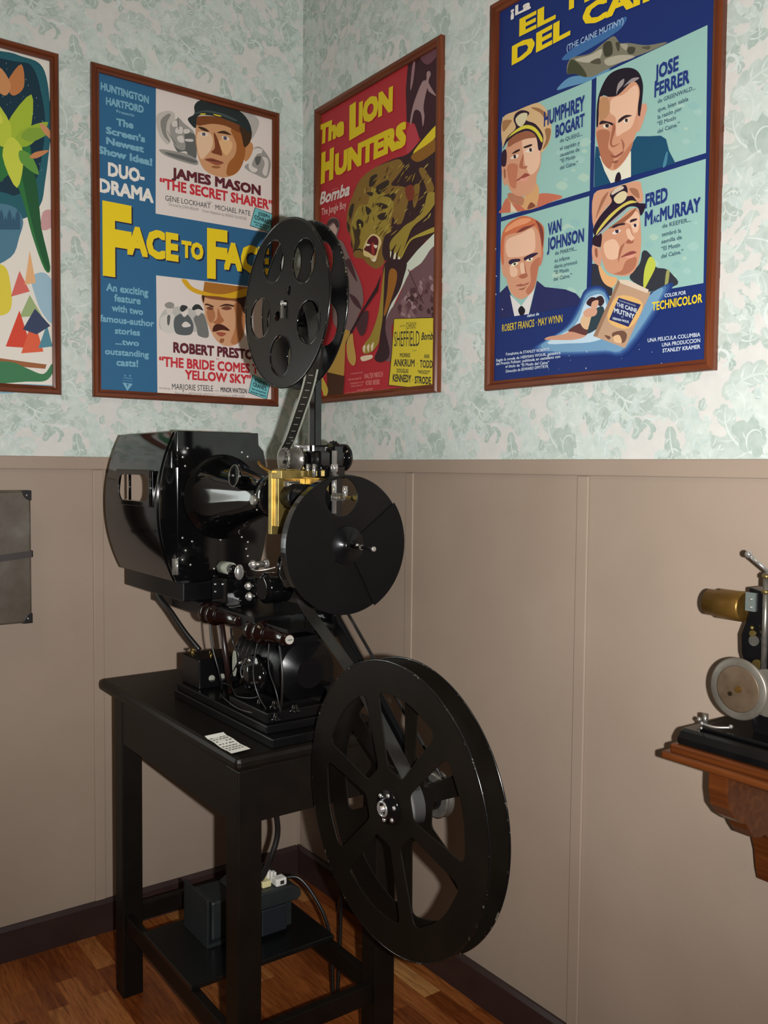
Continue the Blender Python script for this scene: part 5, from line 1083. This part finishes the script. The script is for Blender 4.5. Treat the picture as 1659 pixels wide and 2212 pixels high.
HB = obj('hub', m, R2)
for k in range(6):
    q = math.radians(44+60*k); m = MB(); m.ball((-.708, TC[0]+.028*math.cos(q), TC[1]+.028*math.sin(q)), .005, CHROME, 8, 6); obj('hub_screw', m, HB)
m = MB(); m.ring((-.7185, TC[0], TC[1]), (1, 0, 0), .0145, .003, CHROME, 28, 6); obj('hub_collar', m, HB)
# take-up arm, bearing and belts belong to the projector
m = MB()
d = Vector((0, TC[0]+1.10, TC[1]-1.27)).normalized(); nrm = Vector((0, -d.z, d.y))
a_ = Vector((-.60, -1.10, 1.27)); b_ = Vector((-.60, TC[0], TC[1])); hw = .016
m.add([a_+nrm*hw, a_-nrm*hw, b_-nrm*hw, b_+nrm*hw]+[q+Vector((.016, 0, 0)) for q in (a_+nrm*hw, a_-nrm*hw, b_-nrm*hw, b_+nrm*hw)], [(0, 1, 2, 3), (7, 6, 5, 4), (0, 4, 5, 1), (1, 5, 6, 2), (2, 6, 7, 3), (3, 7, 4, 0)], ENAMEL_R)
m.lathe((-.572, TC[0], TC[1]), (-1, 0, 0), [(0, .03), (.03, .03), (.034, .026), (.062, .026)], ENAMEL, 28)
TA = obj('take_up_arm', m, PR, bevel=.002)
m = MB(); m.cyl((-.62, TC[0], TC[1]), (-.727, TC[0], TC[1]), .0065, CHROME, 14); obj('take_up_spindle', m, TA)
m = MB(); m.lathe((-.585, TC[0], TC[1]), (1, 0, 0), [(0, .045), (.004, .05), (.008, .04), (.016, .04), (.02, .05), (.024, .045)], STEEL, 36); obj('belt_pulley', m, TA)
m = MB()
p1 = Vector((-.573, -1.10, 1.27)); p2 = Vector((-.573, TC[0], TC[1]))
for s_ in (1, -1):
    q1 = p1+nrm*(.03*s_); q2 = p2+nrm*(.042*s_); m.tube([q1, (q1+q2)/2, q2], .004, RUBBER, 8, 2)
obj('drive_belt', m, TA)
# film threaded through the machine
FILM = noisy('developed_film', (26, 25, 23), (34, 32, 29), 30, .28, 0, .5)
FILMC = mat('clear_film_edge', (128, 130, 118), .3)
def film(pts, label, marks):
    Q = []; n_ = len(pts)
    for i in range(n_-1):
        p0, p1, p2, p3 = pts[max(i-1, 0)], pts[i], pts[i+1], pts[min(i+2, n_-1)]
        for k in range(8):
            t_ = k/8; Q.append(tuple(.5*((2*p1[c])+(p2[c]-p0[c])*t_+(2*p0[c]-5*p1[c]+4*p2[c]-p3[c])*t_*t_+(3*p1[c]-p0[c]-3*p2[c]+p3[c])*t_**3) for c in (0, 1)))
    Q.append(pts[-1])
    m = MB(); xs = [(-.6925, -.6875), (-.6875, -.6625), (-.6625, -.6575)]
    for j, (a, b) in enumerate(xs):
        vs = []
        for (y, z) in Q: vs += [(a, y, z), (b, y, z)]
        m.add(vs, [(2*i, 2*i+1, 2*i+3, 2*i+2) for i in range(len(Q)-1)], FILM, True)
        if j != 1 and marks:
            lo_ = [i for i in range(len(Q)-1) if Q[i][1] < 1.83]
            m.add([(v[0], v[1]-.0004, v[2]-.0002) for v in vs], [(2*i, 2*i+1, 2*i+3, 2*i+2) for i in lo_], FILMC, True)
    L = 0; acc = 0
    for i in range(len(Q)-1):
        y0, z0 = Q[i]; y1, z1 = Q[i+1]; s_ = math.hypot(y1-y0, z1-z0)
        d_ = ((y1-y0)/s_, (z1-z0)/s_); nn = (-d_[1], d_[0])
        while acc < s_:
            y, z = y0+d_[0]*acc, z0+d_[1]*acc
            for sg in (1, -1):
                o = .0004*sg
                def pt(x, da): return (x, y+d_[0]*da+nn[0]*o, z+d_[1]*da+nn[1]*o)
                if L % 4 == 0 and marks and z < 1.83: m.add([pt(-.681, -.0007), pt(-.669, -.0007), pt(-.669, .0007), pt(-.681, .0007)], [(0, 1, 2, 3)], FILMC)
                for x in (-.690, -.660): m.add([pt(x-.0012, -.0008), pt(x+.0012, -.0008), pt(x+.0012, .0008), pt(x-.0012, .0008)], [(0, 1, 2, 3)], INK)
            L += 1; acc += .00475
        acc -= s_
    s = m
    o = obj('film_strip', m, fix=False)
    return tag(o, label, 'film', 'threaded film')
film([(SY+.025, SZ-.026), (SY+.033, SZ-.002), (SY+.029, SZ+.0185), (-1.0715, 1.669), (-1.1125, 1.7275), (-1.153, 1.79), (-1.178, 1.855), (-1.182, 1.905), (-1.168, 1.955), (UC[0]-.054, UC[1]+.002)], 'dark film with frame lines and clear edges running up to the upper reel', True)
film([(-1.132, 1.283), (-1.17, 1.25), (-1.347, 1.146), (-1.46, 1.052), (-1.553, .968), (TC[0]-.048, TC[1]+.042)], 'grey film with perforated edges running down to the take-up reel', False)

# ------------------------------------------------------------------ under the table
TR = thing('transformer', (-.62, -.71, .27), 'dark grey iron transformer sitting on the shelf under the black table', 'transformer')
m = MB(); m.box((-.755, -.768, .2705), (-.748, -.612, .408), GREYM); m.box((-.748, -.768, .2705), (-.50, -.62, .280), GREYM); obj('mounting_plate', m, TR, bevel=.001)
m = MB(); m.box((-.735, -.755, .28), (-.655, -.635, .39), GREYM); obj('coil_cover', m, TR, bevel=.006)
m = MB(); m.box((-.645, -.80, .28), (-.505, -.64, .36), GREYM); m.box((-.61, -.815, .28), (-.53, -.80, .355), mat('dark_coil_wrap', (22, 26, 32), .5)); obj('core', m, TR, bevel=.003)
m = MB(); m.prism([(-.66, .362), (-.50, .362), (-.488, .372), (-.49, .392), (-.52, .410), (-.63, .410), (-.66, .392)], 1, -.825, -.645, GREYM); obj('top_yoke', m, TR, bevel=.004)
PG = thing('plug_connector', (-.555, -.79, .41), 'white plug blocks with a dark flex on top of the transformer', 'plug')
m = MB(); m.box((-.565, -.815, .410), (-.53, -.785, .432), WHITEP); obj('block', m, PG, bevel=.004)
m = MB(); m.box((-.600, -.80, .410), (-.572, -.77, .428), mat('cream_plastic', (210, 200, 150), .4)); obj('block', m, PG, bevel=.003)
m = MB(); m.box((-.552, -.8165, .416), (-.540, -.815, .426), INK); obj('socket_hole', m, PG)
for k in range(3):
    m = MB(); m.box((-.575+k*.011, -.782, .410), (-.568+k*.011, -.766, .446-.004*k), WHITEP); obj('terminal', m, PG, bevel=.001)
m = MB(); m.box((-.63, -.80, .41), (-.612, -.775, .435), WHITEP); obj('block', m, PG, bevel=.003)
m = MB(); m.tube([(-.565, -.79, .785), (-.560, -.80, .64), (-.553, -.80, .56), (-.572, -.80, .50), (-.590, -.79, .45), (-.60, -.785, .432)], .0085, RUBBER); obj('flex', m, PG)
m = MB(); m.tube([(-.4825, -.73, .385), (-.455, -.75, .385), (-.43, -.78, .35), (-.405, -.82, .28), (-.395, -.84, .20), (-.395, -.85, .09), (-.40, -.86, .012), (-.385, -.845, .008), (-.33, -.78, .03), (-.27, -.70, .12), (-.20, -.60, .20)], .0055, RUBBER)
m.tube([(-.20, -.60, .20), (-.14, -.50, .12), (-.08, -.40, .02), (-.04, -.33, .009)], .0055, RUBBER)
tag(obj('power_cord', m), 'thin dark power cord looping from the transformer down to the floor', 'cord')

# ------------------------------------------------------------------ old case at the left
CS = thing('transit_case', (-1.30, -.06, 1.109), 'worn grey-brown case with dark metal corners at the left photo edge', 'case')
CASE = mat('worn_grey_canvas', (96, 90, 82), .38, 0, .5)
_v = coords(CASE); _n = noise(CASE, _v, 7, 5, .6)
lk(CASE, ramp(CASE, _n, [(.3, (66, 54, 40)), (.55, (86, 78, 68)), (.75, (104, 100, 94))]), bs(CASE).inputs['Base Color'])
m = MB(); m.box((-1.50, -.12, 1.11), (-1.039, -.0095, 1.519), CASE); obj('body', m, CS, bevel=.006)
DKM = mat('dark_corner_metal', (30, 26, 28), .3, 0, .5)
for z, s_ in ((1.519, -1), (1.11, 1)):
    m = MB(); P_ = [(-1.0375, z-s_*.0015), (-1.0375, z+s_*.030)]+[(-1.0375-.028*math.sin(q), z+s_*.030*math.cos(q)) for q in [k*math.pi/16 for k in range(1, 8)]]+[(-1.0375-.030, z-s_*.0015)]
    m.prism(P_, 1, -.1225, -.085, DKM); o = obj('corner', m, CS, bevel=.002)
    m = MB(); m.ball((-1.052, -.1225, z+s_*.014), .0035, CHROME, 10, 6); obj('stud', m, o)
m = MB(); m.add([(-1.50, -.1235, 1.268), (-1.0365, -.1235, 1.314), (-1.0365, -.1235, 1.334), (-1.50, -.1235, 1.288), (-1.50, -.119, 1.268), (-1.0365, -.119, 1.314), (-1.0365, -.119, 1.334), (-1.50, -.119, 1.288)], [(0, 1, 2, 3), (7, 6, 5, 4), (0, 4, 5, 1), (1, 5, 6, 2), (2, 6, 7, 3), (3, 7, 4, 0)], mat('dark_leather_strap', (44, 34, 32), .5))
m.box((-1.0385, -.1235, 1.314), (-1.0355, -.02, 1.334), MATS['dark_leather_strap']); obj('strap', m, CS)

# ------------------------------------------------------------------ bracket shelf and little projector
SX, SYA, SZ2 = -.272, -1.872, 1.048
SF = thing('wall_shelf', (0, -2.1, .83), 'red-brown wooden bracket shelf on the right wall under the small projector', 'shelf')
m = MB(); m.box((SX+.012, -2.45, SZ2-.018), (-.009, SYA-.012, SZ2), SHELFW); m.box((SX, -2.45, SZ2-.032), (-.009, SYA, SZ2-.016), SHELFW); obj('board', m, SF, bevel=.005)
prof = [(-.245, 1.016), (-.245, .975), (-.238, .945), (-.215, .920), (-.19, .905), (-.175, .900), (-.165, .885), (-.15, .868), (-.125, .860), (-.105, .862), (-.09, .85), (-.075, .81), (-.068, .77), (-.06, .745), (-.04, .738), (-.012, .745), (-.009, .76), (-.009, 1.016)]
for y in (-1.965, -2.36):
    m = MB(); m.prism([(x, z) for x, z in prof], 1, y-.042, y, SHELFW); obj('bracket', m, SF, bevel=.002)
BLK2 = noisy('black_japanned_iron', (9, 9, 10), (14, 13, 14), 30, .22)
MP = thing('table_projector', (-.15, -2.05, SZ2), 'small antique black projector with a brass lens standing on the wooden wall shelf', 'film projector')
m = MB()
m.prism([(SX+.022, SZ2), (SX+.022, SZ2+.014), (SX+.032, SZ2+.026), (SX+.040, SZ2+.030), (-.030, SZ2+.030), (-.022, SZ2+.014), (-.022, SZ2)], 1, -2.42, SYA-.022, BLK2); m.box((SX+.055, -2.40, SZ2+.030), (-.04, SYA-.05, SZ2+.038), BLK2)
obj('base', m, MP, bevel=.004)
bp = [(-1.990, 1.205), (-1.978, 1.24), (-1.976, 1.275), (-1.985, 1.30), (-1.992, 1.33), (-1.990, 1.372), (-2.02, 1.366), (-2.06, 1.392), (-2.12, 1.40), (-2.14, 1.30), (-2.13, 1.08), (-2.01, 1.08), (-1.995, 1.15)]
m = MB(); m.prism(bp, 0, -.165, -.125, BLK2); BD = obj('body', m, MP, bevel=.004)
m = MB(); m.box((-.17, -2.008, 1.325), (-.165, -1.987, 1.362), mat('grey_latch', (120, 128, 124), .4, .5))
for z in (1.333, 1.349): m.ball((-.171, -2.0, z), .0028, CHROME, 8, 6)
obj('latch', m, BD)
m = MB(); m.cyl((-.166, -2.016, 1.222), (-.171, -2.016, 1.222), .010, BRASS, 18); obj('brass_button', m, BD)
m = MB(); m.cyl((-.166, -2.008, 1.268), (-.172, -2.008, 1.268), .0105, STEEL, 14); m.cyl((-.168, -2.008, 1.283), (-.178, -2.008, 1.283), .006, BRASS, 12); m.ball((-.176, -2.007, 1.294), .004, BRASS, 8, 6); obj('catch', m, BD)
m = MB(); m.lathe((-.15, -1.975, 1.3285), (0, 1, 0), [(0, .0285), (.004, .0305), (.054, .0305), (.058, .027), (.082, .027), (.084, .024)], AGEDBRASS, 36); obj('lens_tube', m, MP)
m = MB(); m.cyl((-.178, -2.035, 1.205), (-.178, -2.035, 1.405), .006, STEEL, 14)
for z in (1.365, 1.395): m.cyl((-.178, -2.035, z), (-.178, -2.035, z+.007), .0085, BRASS, 14)
obj('vertical_shaft', m, MP)
m = MB(); m.cyl((-.178, -2.05, 1.40), (-.20, -2.012, 1.438), .004, CHROME, 10); m.ball((-.20, -2.010, 1.44), .0075, CHROME, 12, 8); m.cyl((-.15, -2.06, 1.39), (-.178, -2.05, 1.405), .005, CHROME, 10); obj('spool_arm', m, MP)
m = MB()
for y in (-1.958, -1.982): m.cyl((-.02, y, 1.345), (-.02, y, 1.405), .002, STEEL, 8)
m.box((-.13, -1.984, 1.343), (-.015, -1.956, 1.347), STEEL); obj('guide_pins', m, MP)
PW = noisy('worn_nickel', (112, 106, 96), (134, 128, 118), 24, .4, .6)
PWB = noisy('tarnished_nickel', (92, 74, 56), (112, 94, 76), 30, .45, .5)
m = MB(); m.lathe((-.188, -1.992, 1.172), (-1, 0, 0), [(0, .058), (.002, .0615), (.006, .0615), (.008, .058), (.008, .046)], PW, 56, True, False); m.lathe((-.1955, -1.992, 1.172), (-1, 0, 0), [(0, .047), (.001, .044), (.0012, .0)], PWB, 48)
FWH = obj('flywheel', m, MP)
m = MB(); m.cyl((-.196, -1.995, 1.172), (-.201, -1.995, 1.172), .0065, AGEDBRASS, 14); m.cyl((-.196, -1.977, 1.160), (-.199, -1.977, 1.160), .0045, mat('dark_screw', (50, 38, 26), .4, .6), 12); obj('axle_nut', m, FWH)
m = MB(); m.cyl((-.188, -1.992, 1.172), (-.125, -2.03, 1.172), .007, STEEL, 12); m.lathe((-.184, -2.05, 1.175), (-1, 0, 0), [(0, .045), (.004, .047), (.008, .045)], PW, 36); obj('wheel_axle', m, MP)
m = MB(); m.tube([(-.225, -1.935, 1.094), (-.22, -1.96, 1.092), (-.205, -1.985, 1.095)], .0025, CHROME); m.ball((-.226, -1.935, 1.095), .004, CHROME, 8, 6); m.ball((-.205, -1.986, 1.097), .0045, CHROME, 8, 6); m.cyl((-.20, -1.925, 1.085), (-.20, -1.925, 1.108), .006, STEEL, 10); m.ball((-.19, -1.905, 1.09), .005, CHROME, 8, 6); m.ball((-.235, -1.94, 1.088), .003, CHROME, 8, 6); obj('lever', m, MP)
